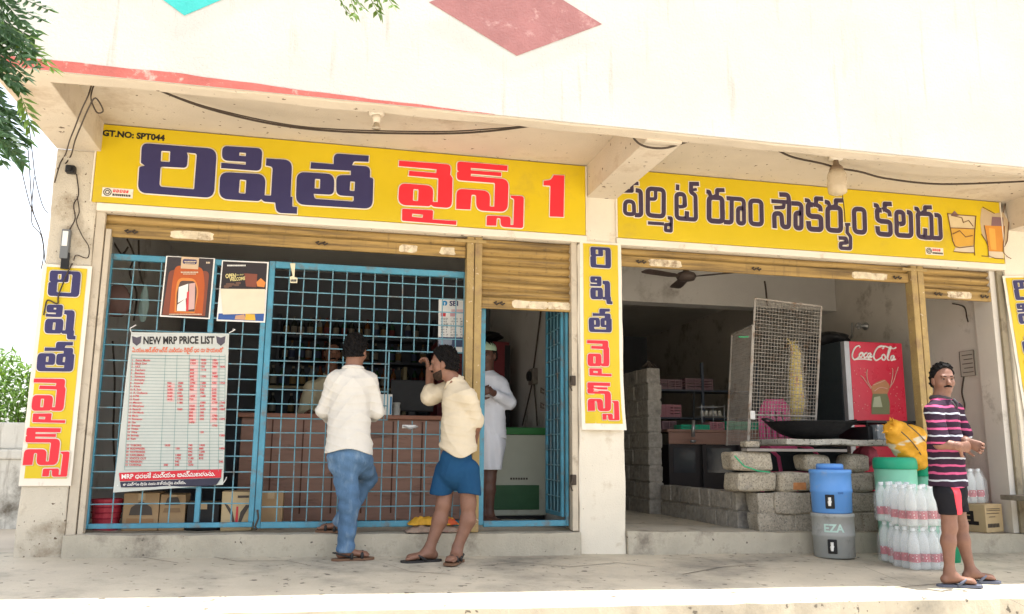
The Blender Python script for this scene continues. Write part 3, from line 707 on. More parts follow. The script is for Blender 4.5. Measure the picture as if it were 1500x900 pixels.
obj('crown',bmA,MAT['leafA'],nm); obj('young_leaves',bmB,MAT['leafB'],nm)
# ------------------------------------------------------------------ cables and small fittings on the facade
def cable(name,label,pts,r,group=None,mat='wire',n=6):
    q=[]; p=[Vector(v) for v in pts]
    for i in range(len(p)-1):     # Catmull-Rom
        p0=p[max(0,i-1)];p1=p[i];p2=p[i+1];p3=p[min(len(p)-1,i+2)]
        for k in range(8):
            t=k/8; q.append(.5*((2*p1)+(p2-p0)*t+(2*p0-5*p1+4*p2-p3)*t*t+(3*p1-p0-3*p2+p3)*t**3))
    q.append(p[-1]); bm=NB(); tube(bm,q,r,n); return obj(name,bm,MAT[mat],None,loc=p[0],smooth=True,label=label,cat='cable',group=group)
zs=BT-.004
def CS(x,y,dz=.0):   # on / just under the soffit
    g=G(x,y,BT-.01-dz); return g
cable('cable','long black twin cable sagging under the soffit above the first signboard',[CS(218,126),CS(300,158,.05),CS(400,182,.08),CS(500,193,.10),CS(640,196,.10),CS(720,192,.06),CS(790,183)],.0075)
cable('cable','thinner cable sagging beside the long twin cable under the soffit',[CS(220,127,.01),CS(300,156,.06),CS(410,181,.10),CS(500,190,.115),CS(640,193,.115),CS(720,189,.07),CS(780,184)],.005)
cable('cable','short cable loop hanging across the underside of the middle canopy beam',[P(924,196,-1.30)]+[P(a,b,-1.28) for a,b in ((934,209),(950,216),(975,217),(1000,210),(1018,204))],.0075)
cable('cable','cable running past the glass lamp along the right soffit',[CS(1132,216),CS(1160,230,.03),CS(1205,240,.06),CS(1225,246,.06),CS(1260,252,.06),CS(1300,262,.06),CS(1380,270,.06),CS(1500,266,.03)],.0085)
cable('cable','cable dropping in a loop from the soffit down the left pillar',[CS(136,117),G(130,138,2.90),G(120,160,2.89),G(110,186,2.88),G(102,206,2.875),P(96,226,-.02),P(88,240,-.02),P(80,268,-.02)],.0048)
cable('cable','second cable dropping from the soffit to the left pillar with a hanging loop',[CS(140,118),G(134,136,2.90),G(134,148,2.88),G(142,165,2.84),G(151,162,2.84),G(140,144,2.86),G(130,158,2.87),G(118,186,2.87),G(110,206,2.868),P(104,228,-.02),P(96,240,-.02)],.0048)
cable('cable','tangled cables hanging from the black box to the meter on the left pillar',[P(112,255,-.012),P(115,285,-.015),P(108,300,-.016),P(110,320,-.018),P(103,335,-.015),P(99,345,-.02)],.0045)
cable('cable','slack cable looping beside the meter on the left pillar',[P(113,288,-.02),P(116,310,-.02),P(112,325,-.02),P(120,345,-.03),P(130,362,-.03),P(128,378,-.03),P(112,374,-.02),P(108,382,-.02)],.004)
cable('cable','wires hanging over the top of the left pillar banner',[P(106,386,-.03),P(98,402,-.04),P(86,432,-.03),P(84,445,-.03),P(70,440,-.03),P(66,452,-.03),P(64,462,-.03)],.005)
for i,pts in enumerate(([(38,180),(43,245),(46,290),(50,315),(62,348),(66,385)],[(42,180),(48,230),(52,262),(62,300),(70,312)],[(24,215),(34,260),(44,300),(58,335),(64,360)],[(50,260),(46,310),(48,330),(60,345),(64,372),(60,395)])):
    cable('cable',('thin cable hanging from the neem twigs towards the left pillar','thin cable curving into the upper left pillar','thin cable slanting down outside the left pillar','thin tangled cable outside the left pillar banner')[i],[P(a,b,-.25) for a,b in pts],.0032,mat='wire')
bm=NB(); q=P(105,251,0); box(bm,q.x-.03,q.x+.035,-.06,-.002,q.z-.028,q.z+.03,.012,3); lathe(bm,(q.x,-.06,q.z),[(.018,0),(.018,-.02),(.012,-.022)],12,'y')
obj('junction_box',bm,MAT['black'],None,loc=q,label='small black box screwed high on the left pillar',cat='box')
q=P(98,355,0); mt=thing('electric_meter','narrow grey meter box above the left pillar banner','meter',q)
bm=NB(); box(bm,q.x-.028,q.x+.028,-.05,-.002,q.z-.13,q.z+.085,.008); obj('case',bm,FL('grey plastic',(.16,.17,.18),.5),mt)
bm=NB(); box(bm,q.x-.018,q.x+.018,-.054,-.0505,q.z-.04,q.z+.07,.002); obj('window',bm,MAT['white'],mt)
q=P(97,386,0); bm=NB(); box(bm,q.x-.025,q.x+.03,-.045,-.030,q.z-.05,q.z+.07,.006); obj('terminal_cover',bm,MAT['black'],mt)
def lampholder(x,y,name,label,bulb):
    g=G(x,y,BT-.0); l=thing(name,label,'lamp',g)
    bm=NB(); lathe(bm,g,[(.055,.004),(.055,-.018),(.04,-.026)],18); obj('ceiling_rose',bm,MAT['flexwhite'],l,smooth=True)
    if bulb:
        bm=NB(); lathe(bm,g+Vector((0,0,0)),[(.02,-.026),(.024,-.06),(.05,-.085),(.058,-.11)],18); obj('holder',bm,FL('dull brown bakelite',(.2,.14,.09),.5),l,smooth=True)
        bm=NB(); lathe(bm,g,[(.058,-.111),(.075,-.15),(.078,-.24),(.070,-.30),(.03,-.32)],20); obj('glass_shade',bm,M('frosted jar glass',(.62,.52,.38),.25,.05,6,alpha=.75),l,smooth=True)
    else:
        bm=NB(); lathe(bm,g,[(.035,-.026),(.030,-.05),(.026,-.075),(.018,-.078)],16); obj('holder',bm,MAT['flexwhite'],l,smooth=True)
        bm=NB(); lathe(bm,g,[(.016,-.079),(.030,-.115),(.034,-.12)],16); obj('bulb_cap',bm,MAT['rail'],l,smooth=True)
lampholder(552,165,'lamp_holder','empty white lamp holder on the soffit above the first signboard',False)
lampholder(1224,231,'jar_lamp','glass jar lamp hanging from the right soffit beside a cable',True)
cable('cable','thin cord hanging straight down from the jar lamp over the signboard',[P(1233,262,-.75),P(1234,285,-.5),P(1236,300,-.3),P(1238,325,-.06)],.004)
# ================================================================== blue grilles of the first shop
GY=.12
def flat(bm,x0,x1,z0,z1,y=GY,d=.02): box(bm,x0,x1,y-d,y+d,z0,z1,.004,1)
def rods(bm,xs,zs,x0,x1,z0,z1,r=.0050,hole=None,y=GY):
    for x in xs:
        for a,b in ([(z0,z1)] if not(hole and hole[0]<x<hole[1]) else [(z0,hole[2]),(hole[3],z1)]): tube(bm,[(x+random.uniform(-.005,.005),y,a),(x+random.uniform(-.007,.007),y,(a+b)/2),(x,y,b)],r,6)
    for z in zs:
        for a,b in ([(x0,x1)] if not(hole and hole[2]<z<hole[3]) else [(x0,hole[0]),(hole[1],x1)]):
            if b-a>.02: tube(bm,[(a,y-.012,z),((a+b)/2,y-.012,z+random.uniform(-.004,.004)),(b,y-.012,z)],r,6)
gp=thing('window_grille','fixed blue steel grille behind the price list','grille',(-1,GY,.2))
bm=NB(); flat(bm,-1.592,-1.548,.215,2.19); flat(bm,-1.547,-.446,2.145,2.19); flat(bm,-1.547,-.446,.215,.25); flat(bm,-.852,-.815,.251,2.144); flat(bm,-.478,-.440,.251,2.144); obj('panel_frame',bm,MAT['blue'],gp)
MAT['rod']=M('blue rod paint',(.13,.29,.36),.45,.15,9,spec=.4,grime=((.17,.12,.09),7,.28))
bm=NB(); rods(bm,[-1.40,-1.21,-1.02,-.72,-.60],[.27+.113*i for i in range(1,17)],-1.549,-.446,.251,2.144); obj('rod_grid',bm,MAT['rod'],gp)
for z in (1.78,.34,):
    bm=NB(); box(bm,-1.63,-1.585,.06,.11,z-.06,z+.06,.01); obj('hinge',bm,MAT['wire'],gp)
gg=thing('grille_gate','blue steel grille gate with a service opening before the counter','gate',(.35,GY,.2))
bm=NB(); flat(bm,-.436,-.392,.205,2.20); flat(bm,-.391,1.08,2.150,2.20); flat(bm,-.391,1.08,.205,.25); flat(bm,1.081,1.12,.205,2.20); obj('gate_frame',bm,MAT['blue'],gg)
hole=(.50,1.07,1.0,1.53)
bm=NB(); rods(bm,[-.39+.1085*i for i in range(1,14)],[.25+.1075*i for i in range(1,18)],-.391,1.081,.251,2.150,.0050,hole)
tube(bm,[(hole[0],GY,1.0),(hole[0],GY,1.53)],.006,6); obj('rod_grid',bm,MAT['rod'],gg)
bm=NB(); q=P(600,625,GY); box(bm,q.x-.06,q.x+.05,GY-.03,GY-.015,q.z-.015,q.z+.012,.004); tube(bm,[(q.x-.05,GY-.04,q.z),(q.x+.0,GY-.045,q.z-.02),(q.x+.06,GY-.04,q.z)],.007,6); obj('latch',bm,MAT['steel'],gg)
bm=NB(); tube(bm,[(-.415,GY-.04,.34),(-.405,GY-.045,.28),(-.425,GY-.04,.22),(-.41,GY-.04,.20)],.008,6); obj('chain',bm,MAT['wire'],gg)
dr=thing('grille_door','blue steel door frame with its mesh leaf swung open inwards','door',(1.6,GY,.2))
bm=NB(); flat(bm,1.222,1.262,.21,2.2); flat(bm,1.263,1.93,.195,.24); flat(bm,1.931,1.953,.195,2.2); obj('door_frame',bm,MAT['blue'],dr)
bm=NB(); 
for a in ((.15,.19),(.60,.64)): box(bm,1.905,1.93,a[0],a[1],.26,2.15,.004,1)
for z in (.26,2.11): box(bm,1.906,1.929,.191,.599,z,z+.035,.003,1)
leafo=obj('door_leaf',bm,MAT['blue'],dr)
bm=NB()
for k in range(1,4): tube(bm,[(1.917,.19+.41*k/4,.29),(1.917,.19+.41*k/4,2.11)],.006,6)
for k in range(1,15): tube(bm,[(1.910,.19,.29+.125*k),(1.910,.60,.29+.125*k)],.006,6)
obj('rod_grid',bm,MAT['rod'],leafo)
bm=NB(); box(bm,1.918,1.926,.192,.598,.295,2.10); obj('mesh_sheet',bm,M('blue sheet',(.03,.10,.14),.5,.2,6),leafo)
bm=NB()
for z in (1.17,1.30): tube(bm,[(1.89,.62,z),(1.86,.62,z+.02),(1.86,.62,z-.02),(1.89,.62,z-.025)],.008,6)
obj('handle',bm,MAT['wire'],leafo)
for z in (1.34,.56):
    bm=NB(); box(bm,1.945,1.985,-.005,.05,z-.045,z+.035,.008); tube(bm,[(1.95,-.01,z),(1.93,-.02,z-.05),(1.945,-.02,z-.09)],.007,6); obj('hinge',bm,MAT['wire'],dr)
# ------------------------------------------------------------------ posters and price list
def zmap(o,s,y,rip=None):
    def f(x,yy,lift=0.):
        q=P(o[0]+x/s,o[1]+yy/s,y); r=rip(q) if rip else 0
        return Vector((q.x,y-lift+r,q.z))
    return f
def zpoly(f,pts,mat,parent,lift,name,rnd=True,nx=0):
    q=roundpoly(pts) if rnd else pts; bm=NB()
    if nx and len(q)==4:
        a,b,c,d=[Vector(p[:2]) for p in q]; V=[]
        for j in range(nx+1):
            row=[]
            for i in range(nx+1):
                l=a.lerp(d,j/nx); r=b.lerp(c,j/nx); p=l.lerp(r,i/nx); row.append(bm.verts.new(f(p.x,p.y,lift)))
            V.append(row)
        for j in range(nx):
            for i in range(nx): bm.faces.new((V[j][i],V[j+1][i],V[j+1][i+1],V[j][i+1]))
        return obj(name,bm,mat,parent,smooth=True)
    vs=[bm.verts.new(f(p[0],p[1],lift)) for p in q]; bm.faces.new(vs); bmesh.ops.recalc_face_normals(bm,faces=bm.faces[:])
    return obj(name,bm,mat,parent)
def ztext(f,body,x,y,size,mat,parent,lift,name='lettering',slope=0.,width=None,bold=0.,hs=1.):
    bm=text_mesh(body,1.,0.,'LEFT',bold)
    mx=max((v.co.x for v in bm.verts),default=1); k=(width/mx if width else size*hs)
    for v in bm.verts:
        X=x+v.co.x*k; v.co=f(X,y-v.co.y*size+slope*(X-x),lift+v.co.z)
    return bm if parent is None else obj(name,bm,mat,parent)
pw=FL('poster paper white',(.72,.70,.66),.45)
rip=lambda q:-.006*math.sin(q.x*13+q.z*5)-.012*max(0,(.75-q.z))*math.sin(q.x*8)
pl=thing('price_list','wrinkled white price list banner tied to the blue grille','banner',(-1.02,.085,.5))
f=zmap((160,470),3.463,.085,rip)
zpoly(f,[(112,58),(608,65),(578,832),(20,872)],M('white flex sheet',(.49,.51,.475),.5,.06,3,spec=.3,grime=((.45,.46,.44),2,.15)),pl,0,'sheet',False,18)
tl=FL('teal rule',(.12,.26,.25)); pk=FL('pink column tint',(.62,.42,.40)); rd=FL('table red',(.55,.05,.06)); ink2=FL('table black',(.06,.06,.07)); orn=FL('orange line',(.66,.13,.05))
zpoly(f,[(112,70),(598,76),(592,120),(108,118)],FL('header tint',(.50,.50,.47)),pl,.002,'header_strip',False,6)
ztext(f,'NEW MRP PRICE LIST',172,118,52,MAT['ink'],pl,.005,'heading',-.005,width=362,bold=.03)
for cx in (140,566): zpoly(f,[(cx-24,78),(cx,86),(cx+24,78),(cx+20,112),(cx,128),(cx-20,112)],FL('shield print',(.08,.07,.09)),pl,.004,'shield_emblem')
ztext(f,'ఏ.యం.ఆర్.బ్రాండ్స్ మరియు రిటైల్ ధర రూపాయలలో',118,160,30,orn,pl,.005,'red_heading',.0,width=462,bold=.02)
def X(x,y): return x-(y-172)/583*38*max(0,(600-x)/480)        # columns lean with the sheet
lines=NB()
NR=36
def ruled(x0,y0,x1,y1,w_=1.6):
    dx,dy=x1-x0,y1-y0; l=math.hypot(dx,dy); nx_,ny_=-dy/l*w_/2,dx/l*w_/2
    n=10
    for k in range(n):
        a,b=k/n,(k+1)/n
        lines.faces.new([lines.verts.new(f(*p,.0045)) for p in ((x0+dx*a+nx_,y0+dy*a+ny_),(x0+dx*b+nx_,y0+dy*b+ny_),(x0+dx*b-nx_,y0+dy*b-ny_),(x0+dx*a-nx_,y0+dy*a-ny_))])
for i in range(NR+1):
    y=174+i*16.2; ruled(X(115,y),y,588-(y-172)*.02,y+8-(i*.3),2.2 if i in(0,1) else 1.5)
for x in (115,285,345,408,460,515,558,588): ruled(x,174,X(x,757),757+ (8 if x>400 else 0))
zpoly(f,[(410,196),(452,198),(440,520),(404,518)],pk,pl,.0025,'column_tint',False,6); zpoly(f,[(524,200),(550,200),(545,520),(512,518)],pk,pl,.0025,'column_tint',False,6); zpoly(f,[(298,315),(332,316),(328,410),(294,410)],pk,pl,.0025,'column_tint',False,4)
obj('table_rules',lines,tl,pl)
names=['Remy Martin','Black Dog','VAT','Teachers','Blenders','Signature','Antiquity','Imperial','Kings','R. Stag','R. Challenge','8 PM','Royal','Mansion','Morpheus','Bacardi','Old Monk','Magic','Romanov','Gin','Breezer','Vodka','Wine','Brandy','Rum','','TUBORG','BUDWEISER','HAYWARDS','CARLSBERG','KNOCK OUT','HEINEKEN','CORONA']
rr2=random.Random(3)
def tint(bm,i):
    for q in bm.faces: q.material_index=i
    return bm
for i,nme in enumerate(names):
    y=205+i*16.6
    if not nme: continue
    row=NB(); merge(row,tint(ztext(f,'%d'%(i+1),X(118,y),y,13,None,None,.0055,slope=.014,bold=.02),1)); merge(row,ztext(f,nme,X(137,y),y,14,None,None,.0055,slope=.014,bold=.02))
    for cx,p,b_ in ((300,.0,0),(352,.1,1),(412,.85,0),(465,.8,1),(524,.7,0),(560,.25,1)):
        pp=p if i<19 else p*.3
        if 7<=i<=12 and cx<400: pp=1
        if i>=26: pp=.9 if cx in(352,412) else .2
        if rr2.random()<pp: merge(row,tint(ztext(f,str(rr2.randint(12,180)*10),X(cx,y),y,14.5,None,None,.0055,slope=.014,bold=.025),b_))
    obj('price_row',row,[rd,ink2],pl)
zpoly(f,[(50,772),(572,752),(568,796),(54,815)],FL('red band',(.55,.03,.045)),pl,.004,'red_band',False,8)
ztext(f,'MRP ధరలకే మద్యం అమ్మబడును.',62,802,32,MAT['white'],pl,.0075,'band_lettering',-.034,width=475,bold=.02)
zpoly(f,[(55,818),(568,798),(545,832),(500,840),(60,846)],FL('navy band',(.035,.035,.06)),pl,.004,'navy_band',False)
ztext(f,'ఈ మద్యం షాపు నందు నాణ్యమైన మద్యం అమ్మబడును',70,838,20,pw,pl,.0075,'band_lettering',-.034,width=425,bold=.02)
bm=NB()
for a in ((112,58),(608,62),(40,838),(575,828)):
    bm=NB(); q=f(*a); tube(bm,[q,q+Vector((random.uniform(-.02,.04),.02,.03)),q+Vector((.02,.035,random.uniform(.02,.06)))],.004,5)
    obj('tie_string',bm,pw,pl)
# posters
f=zmap((225,365),7.83,.09)
p1=thing('poster','orange and black bottle poster hung on the blue grille','poster',(-1.02,.09,1.73))
zpoly(f,[(145,78),(706,108),(645,805),(70,775)],pw,p1,0,'paper',False)
zpoly(f,[(160,88),(688,115),(630,790),(88,760)],FL('poster dark',(.045,.035,.035),.35),p1,.002,'dark_ground',False)
org=FL('poster orange',(.42,.09,.02),.35); org2=FL('poster amber',(.62,.22,.05),.35); brn=FL('poster rust',(.20,.06,.035),.35)
zpoly(f,[(180,240,60),(640,255,60),(590,770),(100,755)],brn,p1,.003,'bottle_print'); zpoly(f,[(250,190,60),(560,210,60),(590,400,80),(560,760),(180,740),(215,380,80)],org,p1,.004,'bottle_print')
zpoly(f,[(285,330,60),(480,340,60),(520,480,80),(470,735),(240,725),(255,450,80)],org2,p1,.005,'bottle_print')
zpoly(f,[(310,365,30),(470,370,30),(500,470,60),(470,720),(262,715),(265,500,60)],FL('poster shade',(.10,.06,.05)),p1,.006,'window_print')
zpoly(f,[(322,90),(525,100),(512,235),(312,225)],FL('poster tan',(.55,.40,.26)),p1,.0065,'label_print',False); zpoly(f,[(338,118,25),(500,125,25),(495,180,25),(335,172,25)],MAT['navy'],p1,.0075,'label_print')
zpoly(f,[(290,440),(400,400),(390,560),(280,620)],pw,p1,.0075,'carton_print',False); zpoly(f,[(410,400),(480,390),(470,690),(400,700)],FL('poster pink',(.55,.35,.32)),p1,.0078,'carton_print',False); zpoly(f,[(275,640),(370,570),(375,715),(268,712)],pw,p1,.0082,'carton_print',False); zpoly(f,[(385,500),(410,480),(400,715),(372,712)],rd,p1,.0085,'ribbon_print',False)
bm=NB()
for (x,y,w_,h) in ((350,140,140,12),(360,160,120,10),(315,262,200,16),(340,285,150,10),(180,745,370,12),(605,150,50,20)):
    xx=x
    while xx<x+w_-6:
        k=random.uniform(8,15); bm.faces.new([bm.verts.new(f(*c,.0095)) for c in ((xx,y),(xx+k,y+1),(xx+k,y+h),(xx,y+h))]); xx+=k+4
obj('fine_print',bm,FL('poster cream',(.62,.50,.36)),p1)
p2=thing('poster','dark poster with a blank cream sheet pasted over its lower half','poster',(-.62,.09,1.73))
zpoly(f,[(785,128),(1322,150),(1278,845),(722,825)],pw,p2,0,'paper',False)
zpoly(f,[(797,142),(1303,165),(1285,470),(770,455)],FL('poster black',(.03,.022,.022),.35),p2,.002,'dark_ground',False)
zpoly(f,[(1040,280),(1190,290),(1180,440),(1060,430)],brn,p2,.003,'crowd_print',False); zpoly(f,[(1180,380),(1230,335),(1285,385),(1270,440),(1190,430)],org2,p2,.0035,'glow_print')
ztext(f,'OPEN',825,335,66,FL('poster yellow',(.66,.56,.24)),p2,.005,slope=-.05,width=118,bold=.03); ztext(f,'the door',945,310,30,FL('poster yellow',(.66,.56,.24)),p2,.005,slope=-.1,width=90); ztext(f,'WELCOME',875,372,52,FL('poster yellow',(.66,.56,.24)),p2,.005,slope=-.1,width=175,bold=.03)
bm=NB(); xx=845
while xx<1050:
    k=random.uniform(8,14); bm.faces.new([bm.verts.new(f(*c,.005)) for c in ((xx,182),(xx+k,183),(xx+k,200),(xx,199))]); xx+=k+4
obj('fine_print',bm,pw,p2)
for i in range(7): 
    cx,cy=random.uniform(830,1040),random.uniform(390,440); zpoly(f,[(cx-30,cy-12,10),(cx+28,cy-16,10),(cx+30,cy+12,10),(cx-26,cy+14,10)],FL('poster umber',(.13,.07,.05)),p2,.003+.0003*i,'crowd_print')
zpoly(f,[(768,458),(1280,462),(1272,700),(1262,742),(795,752)],FL('cream sheet',(.66,.58,.44),.6),p2,.006,'pasted_sheet',False)
zpoly(f,[(745,740),(1268,742),(1260,828),(738,808)],FL('poster blue',(.04,.09,.28)),p2,.002,'lower_print',False); zpoly(f,[(940,765),(1040,750),(1060,815),(930,808)],FL('skin print',(.5,.28,.17)),p2,.003,'hand_print',False); zpoly(f,[(1055,745),(1160,750),(1170,820),(1050,815)],FL('gold print',(.62,.38,.05)),p2,.0033,'glass_print',False)
# hanging tag and calendar
f=zmap((400,370),6.,.09)
tg=thing('paper_tag','small cream tag hanging from the gate top bar','tag',P(428,400,.09))
zpoly(f,[(148,95,6),(196,95,6),(188,215),(215,225),(212,270),(150,268),(148,215),(172,205)],FL('tag cream',(.66,.60,.42)),tg,0,'card'); bm=NB(); tube(bm,[f(176,60),f(172,95)],.003,5); obj('string',bm,MAT['wire'],tg)
ztext(f,'SOLD',154,258,30,ink2,tg,.003,'tag_lettering',width=50) if False else None
bm=NB()
for x,w_ in ((156,8),(167,10),(180,9),(192,12)): bm.faces.new([bm.verts.new(f(*c,.003)) for c in ((x,238),(x+w_,238),(x+w_,258),(x,258))])
obj('tag_lettering',bm,ink2,tg)
cy=.30; f=zmap((540,400),4.09,cy)
ca=thing('wall_calendar','large white bank calendar hanging behind the gate near the ochre post','calendar',P(665,480,cy))
zpoly(f,[(420,152),(620,158),(618,476),(415,472)],pw,ca,0,'sheet',False)
ztext(f,'SBI',484,197,40,MAT['navy'],ca,.003,'heading',width=52,bold=.03); ztext(f,'SBI',484,197,1,MAT['navy'],ca,.003,'heading') if False else None
bl=FL('calendar blue',(.03,.22,.45)); bm=NB(); q=f(455,182,.003)
vs=[bm.verts.new(q+Vector((.022*math.cos(a/20*2*math.pi),0,.022*math.sin(a/20*2*math.pi)))) for a in range(20)]; bm.faces.new(vs); obj('round_emblem',bm,bl,ca)
bm=NB(); vs=[bm.verts.new(q+Vector((x,-.001,z))) for x,z in ((-.003,-.022),(.003,-.022),(.003,-.004),(.007,.002),(0,.008),(-.007,.002),(-.003,-.004))]; bm.faces.new(vs); obj('emblem_keyhole',bm,pw,ca)
for k,c in ((432,rd),(488,FL('calendar pink',(.55,.3,.32)))): zpoly(f,[(k,240),(k+30,241),(k+29,262),(k,261)],c,ca,.002,'month_tab',False)
zpoly(f,[(495,218),(600,220),(600,242),(495,240)],FL('calendar pink',(.6,.42,.42)),ca,.002,'month_tab',False)
bm=NB()
for c in range(3):
    for r in range(9):
        for k in range(3):
            x=432+c*58+k*15; y=280+r*16
            if y<395: merge(bm,ztext(f,str(random.randint(1,30)),x,y,13,None,None,.0025,bold=.02))
obj('date_figures',bm,ink2,ca)
zpoly(f,[(418,385),(618,388),(616,445),(416,442)],FL('calendar photo',(.06,.08,.14)),ca,.003,'photo_strip',False); zpoly(f,[(420,392,8),(500,394,8),(498,432,8),(421,430,8)],FL('calendar photo 2',(.25,.28,.34)),ca,.004,'photo_strip')
# ================================================================== inside the first shop
MAT['wood']=M('brown counter laminate',(.27,.150,.110),.45,.12,3,.1,30,stretch=(1,1,6),spec=.4,grime=((.10,.05,.035),2,.15))
MAT['carton']=M('corrugated carton',(.36,.24,.13),.8,.08,5,.15,70); MAT['carton2']=M('pale carton',(.50,.38,.22),.8,.08,5,.15,70)
MAT['tape']=FL('packing tape',(.42,.30,.17),.3)
ct=thing('shop_counter','long brown panelled counter behind the grille gate','counter',(.3,1.2,ST(0)))
bm=NB(); box(bm,-.66,1.30,1.17,1.75,ST(0),1.045,.004); obj('panel_body',bm,MAT['wood'],ct)
bm=NB()
for x in [-.40,-.14,.12,.38,.64,.90,1.16]: box(bm,x-.006,x+.006,1.163,1.1695,ST(0)+.06,1.03)
obj('panel_batten',bm,FL('counter seam',(.09,.035,.022),.5),ct)
bm=NB(); box(bm,-.70,1.33,1.13,1.78,1.047,1.085,.006); obj('counter_top',bm,M('counter top',(.27,.12,.075),.35,.1,4),ct)
sc=thing('monitor','black computer screen standing on the counter','monitor',(.84,1.35,1.086))
bm=NB(); box(bm,.62,1.02,1.33,1.37,1.13,1.42,.012); obj('screen_back',bm,MAT['black'],sc); bm=NB(); box(bm,.79,.85,1.34,1.38,1.088,1.129); box(bm,.70,.94,1.29,1.44,1.0855,1.0875); obj('stand',bm,MAT['black'],sc)
q=P(564,585,1.14); cs=thing('card_stand','small white upright card on the counter beside the white shirted man','card',q)
bm=NB(); box(bm,q.x-.065,q.x+.065,1.138,1.146,1.0855,1.27,.003); obj('card',bm,pw,cs); bm=NB(); box(bm,q.x+.045,q.x+.060,1.135,1.1375,1.09,1.25); obj('card_stripe',bm,bl,cs)
q=P(576,597,1.2); bm=NB(); lathe(bm,(q.x+.03,1.2,1.086),[(.035,0),(.035,.06),(.03,.07),(.03,.10),(.036,.10),(.036,.115)],14); obj('glass_jar',bm,M('dusty jar',(.30,.30,.28),.25),None,loc=(q.x+.03,1.2,1.086),label='small dusty jar on the counter right of the white card',cat='jar')
# back shelves with bottles
MAT['palewood']=M('pale shelf wood',(.33,.28,.17),.6,.15,4,.1,40)
MAT['shelfdark']=M('dark shelf steel',(.05,.06,.08),.5,.1,5)
def shelf(name,label,x0,x1,y,zs,mat,dep=.3):
    t=thing(name,label,'shelf',((x0+x1)/2,y,zs[0]))
    for x in (x0,x1-.04): 
        bm=NB(); box(bm,x,x+.04,y,y+dep,ST(0),zs[-1]+.25,.003,1); obj('upright',bm,mat,t)
    for z in zs:
        bm=NB(); box(bm,x0+.041,x1-.041,y,y+dep,z-.03,z,.003,1); obj('shelf_board',bm,mat,t)
    bm=NB(); box(bm,x0+.01,x1-.01,y+dep+.001,y+dep+.02,ST(0)+.2,zs[-1]+.24); obj('back_panel',bm,MAT['shelfdark'],t)
    return t
shelf('liquor_shelf','tall dark shelf of dim bottles at the back of the first shop','', 0,0,0) if False else shelf('liquor_shelf','tall dark shelf of dim bottles at the back of the first shop',-.55,1.35,3.75,[1.55,1.84,2.13],MAT['shelfdark'])
shelf('liquor_shelf','pale wooden shelf of bottles behind the shopkeeper',-.62,.95,3.2,[.55,.86,1.17,1.48],MAT['palewood'])
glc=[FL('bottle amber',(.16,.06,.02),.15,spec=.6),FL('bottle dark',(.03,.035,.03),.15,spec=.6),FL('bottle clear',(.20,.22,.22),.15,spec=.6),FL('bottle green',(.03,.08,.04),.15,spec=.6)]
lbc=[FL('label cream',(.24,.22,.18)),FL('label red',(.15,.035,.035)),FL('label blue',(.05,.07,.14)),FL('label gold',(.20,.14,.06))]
def bottle(i,p):
    t=thing('liquor_bottle','dim liquor bottle standing on a shelf behind the counter','bottle',p,'bottles on the back shelves')
    bm=NB(); lathe(bm,p,[(.030,0),(.036,.004),(.036,.135),(.028,.165),(.013,.185),(.013,.225)],12); obj('glass',bm,glc[i%4],t,smooth=True)
    bm=NB(); lathe(bm,p,[(.0368,.03),(.0368,.115)],12,cap=False); obj('label',bm,lbc[(i*7+i//4)%4],t,smooth=True)
    bm=NB(); lathe(bm,p,[(.0145,.205),(.0145,.235)],10); obj('cap',bm,lbc[(i*3+1)%4],t)
    return t
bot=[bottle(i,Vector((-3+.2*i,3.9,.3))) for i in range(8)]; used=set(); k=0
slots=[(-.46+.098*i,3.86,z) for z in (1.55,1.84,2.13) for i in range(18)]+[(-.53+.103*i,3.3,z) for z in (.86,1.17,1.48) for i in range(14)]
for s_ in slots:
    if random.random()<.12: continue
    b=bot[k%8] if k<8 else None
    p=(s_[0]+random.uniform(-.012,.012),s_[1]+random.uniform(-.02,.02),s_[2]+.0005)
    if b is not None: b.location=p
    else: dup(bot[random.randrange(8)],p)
    k+=1
# goods on the floor by the fixed grille
def carton(name,label,x0,x1,y0,y1,z0,z1,mat,marks=()):
    t=thing(name,label,'carton',((x0+x1)/2,(y0+y1)/2,z0))
    bm=NB(); box(bm,x0,x1,y0,y1,z0,z1,.006,2,.003); obj('box_body',bm,MAT[mat],t)
    bm=NB(); box(bm,x0+.002,x1-.002,(y0+y1)/2-.028,(y0+y1)/2+.028,z1+.0005,z1+.002); box(bm,(x0+x1)/2-.025,(x0+x1)/2+.025,y0-.0025,y0-.0008,z1-.05,z1-.004) ; obj('tape',bm,MAT['tape'],t)
    for nm,m,pts in marks:
        bm=NB(); poly(bm,[(x0+(x1-x0)*u,y0-.006,z0+(z1-z0)*v) for u,v in roundpoly(pts)],.0025,(0,1,0)); obj(nm,bm,m,t)
    return t
z=ST(-1.2)
dk=FL('carton print',(.07,.055,.045)); 
carton('carton','brown carton with a dark arched mark at the foot of the price list',-1.36,-1.12,.26,.50,z,z+.27,'carton',(('printed_mark',dk,[(.18,.42),(.22,.62,.05),(.5,.80,.1),(.80,.62,.05),(.84,.42)]),('printed_band',FL('carton band',(.30,.17,.08)),[(.1,.15),(.9,.15),(.88,.32),(.12,.34)])))
carton('carton','brown carton with a small dark label beside the arched mark carton',-1.115,-.94,.27,.50,z,z+.26,'carton',(('printed_mark',dk,[(.2,.70),(.3,.92,.05),(.7,.92,.05),(.82,.72)]),('printed_lines',FL('carton band2',(.24,.15,.08)),[(.15,.5),(.85,.5),(.8,.62),(.2,.62)])))
carton('carton','black box added for the shaded gap between the brown cartons and the pale carton',-.925,-.70,.28,.50,z,z+.20,'black') if 'black' in MAT else None  # no real carton: black box added as the dark of the gap here
